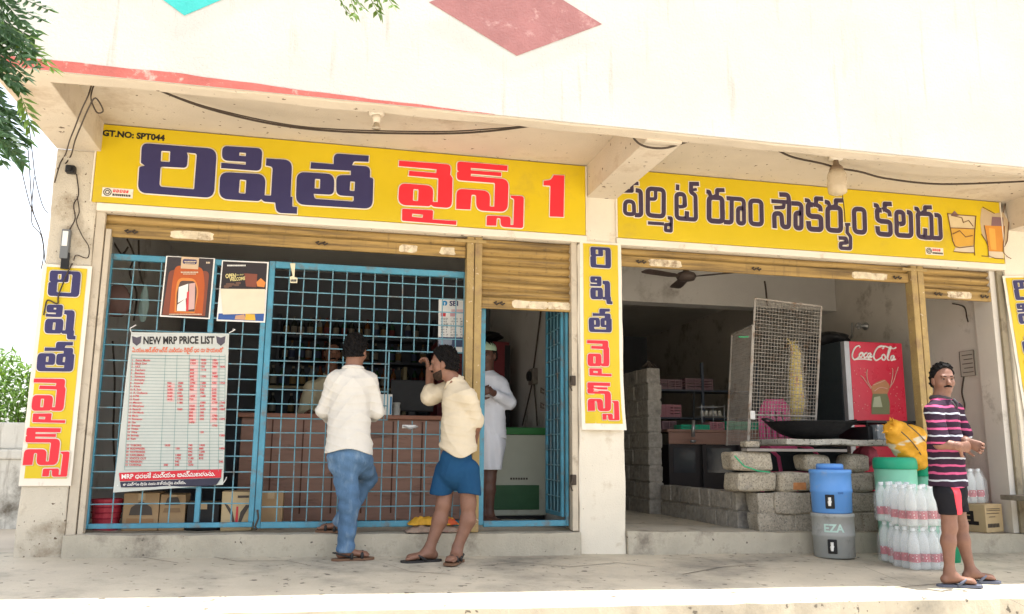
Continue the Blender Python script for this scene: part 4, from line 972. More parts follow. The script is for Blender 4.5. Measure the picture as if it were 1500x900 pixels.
carton('carton','pale carton with leaf shaped dark marks beside the gate',-.78+.10,-.46,.22,.44,z-.004,z+.28,'carton2',(('printed_mark',dk,[(.08,.70),(.30,.42),(.42,.12),(.50,.10),(.36,.5),(.2,.66)]),('printed_mark',dk,[(.92,.66),(.74,.40),(.60,.10),(.54,.12),(.62,.48),(.78,.66)]),('printed_mark',rd,[(.46,.1),(.56,.1),(.54,.62),(.48,.62)]),('printed_lines',dk,[(.5,.84),(.86,.84),(.86,.90),(.5,.90)])))
carton('carton','small tan carton half hidden behind the gate post',-.43,-.25,.36,.62,z-.008,z+.27,'carton')
cr=thing('plastic_crate','red plastic basket on the floor in the left corner','basket',(-1.52,.33,z))
bm=NB(); lathe(bm,(-1.49,.36,z),[(.085,.0),(.105,.20),(.112,.21),(.112,.225),(.10,.225),(.098,.20),(.08,.01)],20,cap=True); obj('basket_wall',bm,M('red basket',(.42,.04,.06),.5,.2,20),cr,smooth=False)
bm=NB()
for h in (.05,.09,.13,.17): tube(bm,[(-1.49+(.088+.1*h)*1.02*math.cos(a/16*2*math.pi),.36+(.088+.1*h)*1.02*math.sin(a/16*2*math.pi),z+h) for a in range(16)],.004,5,True)
obj('rib',bm,FL('red rib',(.30,.02,.04)),cr)
# side wall clutter, left
q=P(176,440,.9); bm=NB(); 
for k in range(26):
    pass
def cloth_lump(name,label,cat,c,sx,sy,sz,mat,fold=.2,n=22):
    bm=NB(); c=Vector(c); rings=[]
    for j in range(n+1):
        t=j/n; zz=-sz/2+sz*t; rr=(math.sin(math.pi*min(.98,max(.06,t*.92+.05))))**.6; ring=[]
        for i in range(20):
            a=2*math.pi*i/20; f_=1+fold*math.sin(a*4+t*5)*(1-t*.5)+fold*.5*math.sin(a*7-t*8)
            ring.append(bm.verts.new(c+Vector((math.cos(a)*sx/2*rr*f_,math.sin(a)*sy/2*rr*f_,zz))))
        rings.append(ring)
    for A,B in zip(rings,rings[1:]):
        for i in range(20): bm.faces.new((A[i],A[(i+1)%20],B[(i+1)%20],B[i]))
    bm.faces.new(rings[0][::-1]); bm.faces.new(rings[-1])
    return obj(name,bm,mat,None,loc=c,smooth=True,label=label,cat=cat)
cloth_lump('hanging_bag','dusty brown bag hung on the left inner wall','bag',P(172,440,.55),.20,.10,.26,FL('brown bag',(.17,.10,.085),.7))
cloth_lump('hanging_bag','pale green plastic bag hung on the left inner wall','bag',P(211,445,.7),.07,.05,.30,FL('pale bag',(.35,.48,.45),.4))
for i,pts in enumerate(([(186,350),(196,375),(190,400),(200,430),(196,470)],[(165,352),(178,372),(188,362)],[(203,352),(205,400),(214,430),(208,455)],[(165,500),(168,560),(166,640),(170,700)])):
    cable('cable',('cable hanging down the left inner wall','short cable looped at the top of the left inner wall','cable behind the pale green bag','cable hanging low beside the price list')[i],[P(a,b,.75) for a,b in pts],.008)
# doorway side
fz=thing('chest_freezer','cream chest freezer with green lid and green grille in the doorway','freezer',(1.75,1.6,ST(1.7)))
z=ST(1.75)-.003
MAT['frz']=M('freezer enamel',(.43,.45,.375),.4,.06,3,grime=((.32,.30,.24),3,.12)); MAT['frg']=M('freezer green',(.04,.19,.055),.45,.1,5)
bm=NB(); box(bm,1.28,2.112,1.36,1.95,z+.03,.93,.012); obj('cabinet',bm,MAT['frz'],fz)
bm=NB(); box(bm,1.27,2.115,1.35,1.96,.931,1.00,.012); obj('lid',bm,MAT['frg'],fz)
a=P(725,711,1.35);b=P(790,750,1.35)
bm=NB(); box(bm,1.33,b.x,1.352,1.359,b.z+.02,a.z,.003,1)
for k in range(16):
    zz=b.z+.035+(a.z-b.z-.05)*k/16; box(bm,1.345,b.x-.02,1.344,1.3515,zz,zz+.010)
obj('vent_grille',bm,M('freezer vent',(.045,.13,.06),.5,.1,5),fz)
bm=NB(); box(bm,1.29,2.10,1.38,1.9,z,z+.029); obj('base',bm,MAT['black'],fz)
bm=NB(); q=P(760,702,1.35)
for i in range(7): box(bm,q.x-.08+.025*i,q.x-.063+.025*i,1.3565,1.3598,q.z-.006,q.z+.012)
obj('badge_lettering',bm,dk,fz)
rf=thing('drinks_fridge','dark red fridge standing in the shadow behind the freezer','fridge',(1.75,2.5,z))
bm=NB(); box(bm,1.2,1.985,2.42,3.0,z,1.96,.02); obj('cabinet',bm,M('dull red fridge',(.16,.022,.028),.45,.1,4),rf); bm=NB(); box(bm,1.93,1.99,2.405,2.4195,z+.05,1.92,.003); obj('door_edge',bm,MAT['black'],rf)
cloth_lump('bundle','black bundle lying on top of the red fridge','bundle',(1.72,2.6,2.03),.4,.4,.13,MAT['black'])
sw=XP(783,552,2.105); bx=thing('wall_switch','dusty switch box with dangling cables on the doorway wall','switch',sw)
bm=NB(); box(bm,2.06,2.117,sw.y-.09,sw.y+.09,sw.z-.08,sw.z+.08,.01); obj('box',bm,M('grimy box',(.16,.14,.12),.6,.2,20),bx); bm=NB(); lathe(bm,(2.058,sw.y-.02,sw.z),[(.05,0),(.05,-.03),(.03,-.04)],14,'x'); obj('socket',bm,MAT['black'],bx)
cable('cable','cable running up the doorway wall from the switch box',[XP(793,450,2.10),XP(788,490,2.10),XP(781,545,2.10)],.009)
cable('cable','cable hanging left from the switch box to the freezer',[XP(780,560,2.10),XP(773,590,2.10),XP(765,624,2.10)],.008)
cable('cable','cable hanging right from the switch box to the freezer',[XP(782,560,2.10),XP(785,595,2.10),XP(787,624,2.10)],.008)
# sacks on the step
def sack(name,label,x0,x1,y0,y1,z0,z1,mats,seed):
    r=random.Random(seed); bm=NB(); nx,ny=26,12; T=[];B=[]
    for j in range(ny+1):
        tr=[];brw=[]
        for i in range(nx+1):
            u,v=i/nx,j/ny; e=(1-abs(2*u-1)**6)*(1-abs(2*v-1)**4)
            wv=.10*math.sin(u*17+v*6+seed)+.10*math.sin(u*31-v*11+seed*2)+.06*math.sin(u*53+v*23)
            x=x0+(x1-x0)*u; y=y0+(y1-y0)*v+.012*math.sin(u*20+seed); zt=z0+(z1-z0)*max(.12,e*(.85+wv))
            tr.append(bm.verts.new((x,y,zt))); brw.append(bm.verts.new((x,y,z0+.003*r.random())))
        T.append(tr);B.append(brw)
    for j in range(ny):
        for i in range(nx): bm.faces.new((T[j][i],T[j][i+1],T[j+1][i+1],T[j+1][i])); bm.faces.new((B[j][i],B[j+1][i],B[j+1][i+1],B[j][i+1]))
    for i in range(nx): bm.faces.new((T[0][i],B[0][i],B[0][i+1],T[0][i+1])); bm.faces.new((T[ny][i],T[ny][i+1],B[ny][i+1],B[ny][i]))
    for j in range(ny): bm.faces.new((T[j][0],T[j+1][0],B[j+1][0],B[j][0])); bm.faces.new((T[j][nx],B[j][nx],B[j+1][nx],T[j+1][nx]))
    bmesh.ops.recalc_face_normals(bm,faces=bm.faces[:])
    return obj(name,bm,mats,None,loc=((x0+x1)/2,(y0+y1)/2,z0),smooth=True,label=label,cat='sack')
a=P(594,780,.0); b=P(674,780,.0)
zz=ST(.8)+.006
sack('folded_sack','grey brown folded sack under the yellow sack on the step',a.x,b.x,-.05,.10,zz,zz+.055,M('dull woven sack',(.34,.25,.19),.8,.3,14,.5,80,stretch=(1,1,3),grime=((.20,.07,.08),14,.2)),1)
sack('folded_sack','crumpled yellow and orange sack lying on the step by the gate',a.x+.02,b.x-.01,-.02,.10,zz+.052,zz+.115,M('yellow woven sack',(.66,.36,.035),.6,.2,10,.5,80,spots=((.5,.09,.03),9,.56)),2)
# ================================================================== second bay: stall of blocks
MAT['block']=M('hollow concrete block',(.31,.275,.22),.95,.30,60,1.,34,spots=((.17,.15,.12),75,.60),grime=((.42,.38,.31),3.5,.32))
MAT['blockL']=M('weathered light block',(.37,.325,.25),.95,.30,60,1.,32,spots=((.20,.17,.13),70,.59),grime=((.24,.22,.19),6,.2))
MAT['blockin']=M('indoor grey block',(.31,.285,.245),.95,.25,22,.9,40,grime=((.14,.13,.12),4,.2))
def rough(bm,c,hx,hy,hz,ax=(1,0,0),amp=.012,bev=.03,seed=0):
    b2=NB(); ax=Vector(ax).normalized(); ay=Vector((0,0,1)).cross(ax)
    obox(b2,c,ax,ay,(0,0,1),hx,hy,hz,bev,3); bmesh.ops.subdivide_edges(b2,edges=b2.edges[:],cuts=3,use_grid_fill=True)
    for v in b2.verts:
        k=v.co*14+Vector((seed,seed*2,seed*3)); d=(v.co-Vector(c)).normalized(); v.co+=d*amp*(math.sin(k.x)+math.sin(k.y*1.3+1)+math.sin(k.z*1.7+k.x*.6))/2
    merge(bm,b2)
def courses(bm,x0,x1,y0,y1,z0,z1,nc,bl_,along='x',off=0,gap=.010,amp=.004):
    h=(z1-z0)/nc
    for c in range(nc):
        p0,p1=(x0,x1) if along=='x' else (y0,y1)
        t=p0-(bl_/2 if (c+off)%2 else 0)
        while t<p1-.02:
            a=max(t,p0); b=min(t+bl_*random.uniform(.92,1.08),p1)
            if p1-b<.05: b=p1
            if b-a>.02:
                zc=(z0+h*c+z0+h*(c+1))/2; dy=random.uniform(-.006,.006)
                if along=='x': rough(bm,((a+b)/2,(y0+y1)/2+dy,zc),(b-a)/2-gap/2,(y1-y0)/2,h/2-gap/2,(1,0,0),amp,.012,random.random()*9)
                else: rough(bm,((x0+x1)/2+dy,(a+b)/2,zc),(b-a)/2-gap/2,(x1-x0)/2,h/2-gap/2,(0,1,0),amp,.012,random.random()*9)
            t=b
    # mortar core
    box(bm,x0+.014,x1-.014,y0+.014,y1-.014,z0,z1-.008)
F2=lambda x:ST(x)-.004
st=thing('block_wall','low wall of weathered concrete blocks carrying the food stall','wall',(4.2,.2,F2(4)))
bm=NB(); courses(bm,3.60,5.05,.10,.28,F2(4)-.02,.45,2,.33,'x',0,.010,.020); obj('wall_courses',bm,MAT['block'],st)
bm=NB(); rough(bm,(3.60,.22,.535),.19,.13,.078,(1,.05,0),.010,.035,1); rough(bm,(3.575,.22,.705),.185,.12,.078,(1,-.03,0),.010,.035,2); obj('pier_blocks',bm,MAT['blockL'],st)
for i,(x,z,hx,hz,m) in enumerate(((3.985,.53,.18,.078,'blockL'),(4.30,.53,.13,.076,'block'),(4.58,.53,.15,.078,'block'),(4.88,.54,.16,.08,'block'))):
    bm=NB(); rough(bm,(x,.2,z),hx,.11,hz,(1,random.uniform(-.1,.1),0),.014,.045,i+4)
    obj('concrete_block',bm,MAT[m],None,loc=(x,.2,z-hz),label=('rounded block with an orange stain beside the stall pier','squared block next to the rounded one on the stall wall','dark block between blue cooler and green drum','dark block behind the green drum')[i],cat='block')
for i,(x,z,hx) in enumerate(((4.20,.692,.14),(4.62,.695,.12))):
    bm=NB(); rough(bm,(x,.22,z),hx,.10,.073,(1,.1,0),.016,.055,i+12); obj('concrete_block',bm,MAT['blockL'],None,loc=(x,.22,z-.07),label=('rounded loose block alone under the stall slab','loose block under the slab just above the blue cooler')[i],cat='block')
bm=NB(); box(bm,3.93,4.05,.083,.0895,.47,.53,.003); obj('brick_patch',bm,M('orange brick patch',(.42,.18,.07),.9,.2,20),st)
bm=NB(); tube(bm,[P(1076,668,.06),P(1090,683,.06),P(1110,690,.06),P(1128,692,.08)],.006,6); obj('green_strap',bm,FL('green strap',(.04,.36,.17)),st)
lw=thing('block_wall','knee high grey block wall running back into the second bay','wall',(3.62,1.2,F2(3.6)))
bm=NB(); courses(bm,3.55,3.70,.36,2.04,F2(3.6)-.02,.445,2,.21,'y',0,.018,.007); obj('wall_courses',bm,MAT['blockin'],lw)
tw=thing('block_wall','tall unplastered block wall end in the shadow of the second bay','wall',(3.62,2.6,F2(3.6)))
bm=NB(); courses(bm,3.44,3.60,2.06,4.6,F2(3.6)-.02,1.69,9,.30,'y',0,.018,.006); obj('wall_courses',bm,MAT['blockin'],tw)
bm=NB(); 
for k in range(14):
    a=random.uniform(0,6.28); tube(bm,[(3.48+.06*math.cos(a),2.16+.06*math.sin(a),1.70),(3.50,2.16,1.74+.03*random.random()),(3.52+.08*math.cos(a+2),2.16+.06*math.sin(a+2),1.71)],.006,5)
obj('wire_coil',bm,MAT['wire'],None,loc=(3.58,2.16,1.70),label='tangled black wire coil on top of the tall block wall',cat='wire')
# slab and stall top
MAT['granite']=M('rough granite slab',(.36,.35,.31),.8,.2,12,.7,60,spots=((.08,.08,.07),45,.60))
bm=NB(); a=P(1140,650,.08); box(bm,3.86,5.20,.04,.78,.845,.895,.012); bmesh.ops.subdivide_edges(bm,edges=[e for e in bm.edges if e.calc_length()>1],cuts=30)
for v in bm.verts: v.co+=Vector((0,.010*wob(v.co.x*9,v.co.z*30),.006*wob(v.co.x*7,v.co.y*9)))
obj('stone_slab',bm,MAT['granite'],None,loc=(4.5,.4,.845),label='rough grey stone slab forming the stall top',cat='slab')
bm=NB(); box(bm,3.50,4.45,.06,.16,.788,.812,.004); obj('plank',bm,M('grey plank',(.24,.22,.20),.8,.2,8,.4,40,stretch=(.3,3,3)),None,loc=(4,.1,.79),label='thin grey plank resting on the pier under the slab',cat='plank')
bm=NB(); rough(bm,(3.60,.20,.845),.07,.05,.028,(1,.1,0),.006,.02,31); obj('stone_chip',bm,MAT['blockL'],None,loc=(3.6,.2,.8),label='small stone on the pier top at the foot of the mesh screen',cat='stone')
# kadai, stove, plate
wk=thing('cooking_wok','wide black iron wok on the stall slab','wok',(4.32,.36,.896))
bm=NB(); lathe(bm,(4.32,.40,.897),[(.03,0),(.16,.012),(.26,.05),(.34,.105),(.385,.155),(.40,.158),(.385,.150),(.33,.098),(.24,.045),(.02,.012)],36); obj('bowl',bm,M('sooty iron',(.018,.018,.02),.55,.2,8,.2,40,metal=.3),wk,smooth=True)
for s_ in (-1,1):
    bm=NB(); tube(bm,[(4.32+s_*.10,.40-.37,1.05),(4.32+s_*.10,.0+.0,1.085),(4.32+s_*.0+.0,-.02,1.10)] if False else [(4.32+s_*.395,.34,1.052),(4.32+s_*.45,.36,1.075),(4.32+s_*.45,.44,1.075),(4.32+s_*.395,.46,1.052)],.010,7); obj('handle',bm,MAT['black'],wk)
sv=thing('gas_stove','black stove with a flat griddle plate on the stall slab','stove',(4.9,.4,.896))
bm=NB(); box(bm,4.74,5.06,.16,.60,.897,1.015,.012); obj('stove_body',bm,MAT['black'],sv)
bm=NB(); box(bm,4.70,5.28,.12,.66,1.045,1.068,.004); obj('griddle_plate',bm,M('black iron plate',(.016,.016,.018),.5,.2,8,metal=.3),sv)
for a,b in ((4.76,.2),(5.04,.2),(4.76,.56),(5.04,.56)):
    bm=NB(); lathe(bm,(a,b,1.012),[(.012,0),(.012,.034)],8); obj('leg',bm,MAT['black'],sv)
bm=NB(); lathe(bm,(4.83,.155,.95),[(.022,0),(.022,-.02)],12,'y'); obj('knob',bm,MAT['white'],sv)
q=P(1291,645,.14); bm=NB(); box(bm,q.x-.065,q.x+.06,.10,.20,.897,1.03,.006); tn=obj('tin_box',bm,M('grey tin',(.15,.17,.19),.45,.3,16,.1,30,spots=((.45,.42,.4),30,.62)),None,loc=q,label='small grey printed tin in front of the black stove',cat='tin')
# mesh screen with its hanging goods
mc=thing('mesh_screen','tall steel wire mesh screen standing on the stall counter','screen',(4.2,.6,.9))
A=P(1106,437,.6);B=P(1203,449,.6);D=P(1097,652,.6);E=P(1193,652,.6)
MAT['galv']=M('rusty galvanised steel',(.33,.30,.265),.6,.25,12,metal=.1,grime=((.2,.11,.06),10,.25))
bm=NB()
for a,b in ((A,B),(A,D),(B,E),(D,E)): tube(bm,[a,b],.011,8)
c0=A.lerp(D,.80);c1=B.lerp(E,.80); tube(bm,[c0,c1],.009,8); obj('screen_frame',bm,MAT['galv'],mc)
bm=NB()
for i in range(1,22): tube(bm,[A.lerp(B,i/22),D.lerp(E,i/22)],.0029,4)
for i in range(1,40): tube(bm,[A.lerp(D,i/40)+Vector((0,-.003,0)),B.lerp(E,i/40)+Vector((0,-.003,0))],.0029,4)
obj('wire_mesh',bm,MAT['galv'],mc)
A2=A.lerp(D,.19);sd_=Vector((.10,.62,0))
bm=NB(); 
for a,b in ((A2+Vector((-.01,.01,0)),A2+sd_),(A2+sd_,D+sd_),(A2+Vector((-.012,-.0,0)),D+Vector((-.012,.0,0)))): tube(bm,[a,b],.010,8)
obj('side_frame',bm,MAT['galv'],mc)
bm=NB()
for i in range(1,24): tube(bm,[A2+sd_*(i/24),D+sd_*(i/24)],.0022,4)
for i in range(1,30): tube(bm,[A2.lerp(D,i/30),A2.lerp(D,i/30)+sd_],.0018,4)
obj('side_mesh',bm,MAT['galv'],mc)
bm=NB(); q=P(1089,494,.58); tube(bm,[q+Vector((-.05,0,0)),q,q+Vector((.05,0,.005))],.006,5); obj('green_tie',bm,FL('green tie',(.05,.35,.15)),mc)
bm=NB(); q=P(1103,610,.575); box(bm,q.x-.03,q.x+.02,.565,.58,q.z-.03,q.z+.05,.008); obj('padlock',bm,MAT['white'],mc)
hb=thing('hanging_packets','strip of yellow snack packets in clear film hung behind the mesh','packets',P(1165,505,.70))
pts=[P(a,b,.72) for a,b in ((1162,505),(1166,518),(1165,540),(1166,565),(1168,590),(1166,618))]
bm=NB(); tube(bm,pts,[.03,.048,.056,.064,.070,.05],10); obj('packet_strip',bm,M('yellow packets',(.80,.56,.06),.35,.35,18,.3,40,spots=((.6,.2,.05),22,.6)),hb,smooth=True)
bm=NB(); tube(bm,[p+Vector((.0,-.002,0)) for p in pts]+[P(1164,632,.72)],[.055,.065,.075,.085,.095,.10,.06],12); obj('film',bm,M('clear film',(.62,.60,.52),.2,.2,20,.4,30,alpha=.28),hb,smooth=True)
bm=NB(); q=pts[0]; 
for k in range(7): tube(bm,[q+Vector((random.uniform(-.06,.06),-.01,random.uniform(-.02,.03))),q+Vector((random.uniform(-.07,.07),0,random.uniform(.0,.06)))],.006,5)
obj('knot',bm,FL('knot straw',(.52,.40,.14)),hb)
pk_=FL('pink plastic',(.62,.09,.24),.4)
pc=thing('plastic_chair','pink plastic chair seen through the mesh screen','chair',(4.75,1.3,F2(4.7)))
bm=NB()
q=P(1136,608,1.25); n=24; V=[]
for j in range(13):
    t=j/12; zz_=q.z-.36+.52*t; w_=.20*(1-.55*max(0,(t-.55)/.45)**2.2)
    V.append([bm.verts.new((q.x+w_*(2*i/n-1),1.25+.05*(2*i/n-1)**2*-1+.05*t,zz_)) for i in range(n+1)])
for j in range(12):
    for i in range(n):
        if 5<=i<=n-6 and i%4==1 and 2<=j<=8: continue
        bm.faces.new((V[j][i],V[j][i+1],V[j+1][i+1],V[j+1][i]))
bmesh.ops.solidify(bm,geom=bm.faces[:],thickness=.012) if False else None
o_=obj('backrest',bm,pk_,pc,smooth=True); md=o_.modifiers.new('s','SOLIDIFY'); md.thickness=.012
bm=NB(); box(bm,q.x-.21,q.x+.21,.84,1.24,.56,.60,.012); obj('seat',bm,pk_,pc)
for sx in (-1,1):
    for yy in (.86,1.22):
        bm=NB(); tube(bm,[(q.x+sx*.19,yy,.56),(q.x+sx*.22,yy,F2(4.7))],[.022,.018],8); obj('leg',bm,pk_,pc)
    bm=NB(); tube(bm,[(q.x+sx*.2,1.22,.86),(q.x+sx*.23,1.0,.82),(q.x+sx*.22,.86,.74),(q.x+sx*.2,.86,.58)],.018,8); obj('armrest',bm,pk_,pc)
# table with crates behind
tb=thing('display_table','long dark wooden table with glass doors at the back of the second bay','table',(4.4,2.4,F2(4)))
bm=NB(); box(bm,3.72,5.6,2.2,2.8,1.00,1.03,.006); obj('table_top',bm,MAT['wood'],tb)
bm=NB(); box(bm,3.74,5.58,2.215,2.235,.87,.998,.003); obj('apron',bm,MAT['wood'],tb)
for x0,x1 in ((3.74,4.10),(4.14,4.54),(4.58,5.56)):
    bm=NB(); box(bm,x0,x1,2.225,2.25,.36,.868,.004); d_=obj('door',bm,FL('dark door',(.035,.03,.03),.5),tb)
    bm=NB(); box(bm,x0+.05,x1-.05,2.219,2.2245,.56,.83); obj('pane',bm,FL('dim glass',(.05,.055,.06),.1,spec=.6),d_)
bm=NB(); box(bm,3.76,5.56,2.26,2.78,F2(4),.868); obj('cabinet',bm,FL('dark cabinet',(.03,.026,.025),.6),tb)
def crate(name,label,cat,x0,x1,y,z0,z1,mat,slits=True,dep=.3):
    t=thing(name,label,cat,((x0+x1)/2,y+dep/2,z0))
    bm=NB(); box(bm,x0,x1,y,y+dep,z0,z0+.012)
    nz=4; h=(z1-z0-.014)/nz
    for k in range(nz):
        zz_=z0+.014+h*k
        for a in ((x0,x1,y,y+.012),(x0,x1,y+dep-.012,y+dep),(x0,x0+.012,y+.013,y+dep-.013),(x1-.012,x1,y+.013,y+dep-.013)): box(bm,*a,zz_,zz_+h*(.62 if k<nz-1 else .95))
    obj('slatted_wall',bm,mat,t)
    n=max(2,int((x1-x0)/.09))
    for i in range(n+1):
        bm=NB(); x=x0+(x1-x0-.016)*i/n; box(bm,x,x+.016,y-.006,y-.0005,z0+.002,z1,.002,1); obj('upright_rib',bm,mat,t)
    return t
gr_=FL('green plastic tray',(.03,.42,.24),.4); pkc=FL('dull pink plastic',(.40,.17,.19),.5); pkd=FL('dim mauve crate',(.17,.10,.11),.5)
a=P(997,632,2.28);b=P(1038,620,2.28); crate('tray','bright green plastic tray on the dark table left of the mesh','tray',a.x,b.x,2.26,1.031,1.085,gr_)
a=P(1038,632,2.28);b=P(1060,614,2.28); crate('crate','small dull pink crate beside the green tray','crate',a.x+.01,b.x,2.27,1.031,1.12,pkc)
a=P(1062,632,2.28);b=P(1118,612,2.28); crate('basket','wide green plastic basket on the table behind the mesh','basket',a.x+.01,b.x,2.26,1.031,1.13,gr_)
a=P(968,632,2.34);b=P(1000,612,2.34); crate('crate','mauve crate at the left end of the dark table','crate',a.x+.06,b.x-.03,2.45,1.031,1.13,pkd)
a=P(970,608,2.42);b=P(1020,584,2.42)
sf=thing('rack','dark steel rack above the back table','rack',(4.3,2.6,1.03))
bm=NB(); box(bm,3.74,5.2,2.82,3.15,1.17,1.19); box(bm,3.74,5.2,2.82,3.15,1.50,1.52); obj('rack_shelf',bm,MAT['shelfdark'],sf)
for x in (3.75,4.45,5.18):
    bm=NB(); box(bm,x,x+.03,2.83,2.86,F2(4),1.85); obj('upright',bm,MAT['shelfdark'],sf)
crate('crate','pale pink slatted crate on the rack beside the block wall','crate',3.80,4.18,2.84,1.192,1.34,pkc)
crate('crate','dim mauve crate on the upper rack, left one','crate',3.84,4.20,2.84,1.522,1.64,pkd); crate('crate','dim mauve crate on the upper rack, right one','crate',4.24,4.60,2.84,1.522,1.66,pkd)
gs=thing('glass_rack','wire rack of upturned white cups in front of the dark shelves','cup rack',(4.35,2.5,1.03))
bm=NB()
for zz_ in (1.19,1.30): 
    tube(bm,[(4.24,2.42,zz_),(4.52,2.42,zz_),(4.52,2.58,zz_),(4.24,2.58,zz_)],.005,5,True)
for x in (4.24,4.38,4.52): tube(bm,[(x,2.42,1.031),(x,2.42,1.32)],.005,5)
obj('wire_frame',bm,MAT['steel'],gs)
cu_=FL('white cup',(.55,.52,.45),.4)
for i in range(5):
    bm=NB(); lathe(bm,(4.265+.055*i,2.47,1.195),[(.024,0),(.018,.06)],12); obj('cup',bm,cu_,gs,smooth=True)
q=P(1015,600,2.15); kn=thing('ladle','steel and black ladle hanging before the back table','ladle',q)
bm=NB(); tube(bm,[P(1017,575,2.15),P(1016,615,2.15)],.010,6); obj('handle',bm,MAT['black'],kn); bm=NB(); tube(bm,[P(1016,616,2.15),P(1015,640,2.15)],[.02,.022],8); lathe(bm,P(1015,645,2.15),[(.005,-.03),(.03,-.02),(.035,.0)],12); obj('bowl',bm,MAT['steel'],kn,smooth=True)
tm=thing('egg_tray','small tray of red tomatoes beside the green basket','tray',P(1130,628,2.3))
a=P(1120,632,2.3)
bm=NB(); box(bm,a.x,a.x+.24,2.27,2.45,1.031,1.05); obj('tray_base',bm,pkc,tm)
for i in range(6):
    bm=NB(); bmesh.ops.create_icosphere(bm,subdivisions=2,radius=.032,matrix=Matrix.Translation((a.x+.045+.075*(i%3),2.31+.07*(i//3),1.08))); obj('tomato',bm,FL('tomato',(.42,.06,.04),.35),tm,smooth=True)
# ceiling fan
q=P(1005,404,1.55); fn=thing('ceiling_fan','dusty brown ceiling fan hanging in the second bay','fan',q); MAT['fan']=M('dusty fan brown',(.10,.075,.065),.5,.15,8)
bm=NB(); lathe(bm,(q.x,q.y,q.z-.03),[(.03,-.025),(.085,-.02),(.11,.02),(.09,.055),(.05,.07),(.03,.075)],24); obj('motor',bm,MAT['fan'],fn,smooth=True)
bm=NB(); lathe(bm,(q.x,q.y,q.z+.046),[(.012,0),(.012,2.999-q.z-.05)],10); lathe(bm,(q.x,q.y,q.z+.05),[(.03,0),(.045,.06),(.012,.08)],14); obj('down_rod',bm,MAT['fan'],fn,smooth=True)
for k in range(3):
    a=R_(198+120*k); u=Vector((math.cos(a),math.sin(a),0)); v=Vector((-u.y,u.x,.12)).normalized()
    bm=NB(); c=q+Vector((0,0,-.02)); V=[]
    for t,w_ in ((.10,.025),(.2,.055),(.45,.065),(.55,.06),(.58,.035)): V.append([bm.verts.new(c+u*t+v*w_*s_) for s_ in (-1,0,1)])
    for A_,B_ in zip(V,V[1:]):
        for i in range(2): bm.faces.new((A_[i],A_[i+1],B_[i+1],B_[i]))
    o_=obj('blade',bm,MAT['fan'],fn); md=o_.modifiers.new('s','SOLIDIFY'); md.thickness=.006
cable('cable','cable clipped under the inner ceiling behind the fan',[P(1120,412,2.0),P(1122,425,2.0),P(1124,450,2.0)],.010)
# drinks fridge with the printed door
CY=.98
A=P(1243,500,CY);B=P(1331,640,CY)
fx0=5.17; fx1=5.80; fzt=P(1243,500,CY).z; fzb=F2(5.5)
cf=thing('drinks_fridge','bright red drinks fridge with white script and a splash picture','fridge',((fx0+fx1)/2,CY+.3,fzb))
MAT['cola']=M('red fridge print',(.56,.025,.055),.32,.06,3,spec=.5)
bm=NB(); box(bm,fx0-.05,fx1+.03,CY+.06,CY+.66,fzb,fzt+.005,.01); obj('cabinet',bm,FL('fridge dark side',(.035,.045,.05),.45),cf)
bm=NB(); box(bm,fx0-.052,fx1+.03,CY+.055,CY+.66,fzt-.075,fzt-.02,.002,1) ; obj('red_band',bm,FL('dull red band',(.25,.03,.05)),cf) if False else bm.free()
bm=NB(); box(bm,fx0-.045,fx0+.015,CY-.005,CY+.058,fzb+.1,fzt,.006); obj('door_frame',bm,M('aluminium trim',(.42,.42,.43),.4,.1,6,metal=.4),cf)
bm=NB(); box(bm,fx0+.017,fx1,CY,CY+.058,fzb+.1,fzt,.006); obj('door',bm,MAT['cola'],cf)
f=zmap((1200,490),5.63,CY-.001)
def zstroke(f,strokes,r,lift,mat,parent,name):
    bm=NB()
    for pts in strokes:
        q=[]
        P2=[Vector((*p,0)) for p in pts]
        for i in range(len(P2)-1):
            p0=P2[max(0,i-1)];p1_=P2[i];p2_=P2[i+1];p3=P2[min(len(P2)-1,i+2)]
            for k in range(6):
                t=k/6; w_=.5*((2*p1_)+(p2_-p0)*t+(2*p0-5*p1_+4*p2_-p3)*t*t+(3*p1_-p0-3*p2_+p3)*t**3); q.append(f(w_.x,w_.y,lift))
        q.append(f(*pts[-1],lift)); tube(bm,q,r,6)
    return obj(name,bm,mat,parent,smooth=True)
scr=[[(335,110),(325,95),(300,105),(278,140),(270,180),(285,208),(310,200),(325,185)],[(345,150),(330,165),(332,188),(348,185),(355,165),(345,150),(362,158)],[(392,152),(375,158),(366,178),(375,192),(395,180)],[(420,155),(402,160),(396,182),(408,190),(425,160),(422,190),(440,180)],
 [(520,120),(530,105),(510,95),(480,110),(455,150),(448,190),(465,215),(490,205),(512,190)],[(530,165),(515,178),(518,205),(535,212),(545,188),(530,165)],[(560,200),(575,150),(590,110),(580,105),(566,150),(560,200),(575,215)],[(612,175),(595,180),(588,205),(600,215),(616,180),(612,210),(628,205)],
 [(285,210),(320,205),(380,205),(430,212),(400,200)],[(480,108),(530,98),(570,108),(610,118),(632,108)]]
zstroke(f,scr,.0085,.003,MAT['white'],cf,'script_lettering')
gls2=FL('print bottle green',(.16,.17,.09)); spl=FL('print splash amber',(.42,.20,.10)); drop=FL('print droplets',(.62,.36,.30))
zpoly(f,[(425,430,30),(470,395,20),(540,370,20),(585,425,25),(560,500,20),(440,500,20)],spl,cf,.002,'splash_print'); zpoly(f,[(440,490,10),(560,490,10),(580,560,20),(580,660),(430,660),(430,560,20)],gls2,cf,.003,'bottle_print'); zpoly(f,[(450,520),(500,510),(520,600),(440,600)],FL('print glass light',(.38,.40,.28)),cf,.004,'glass_glint',False)
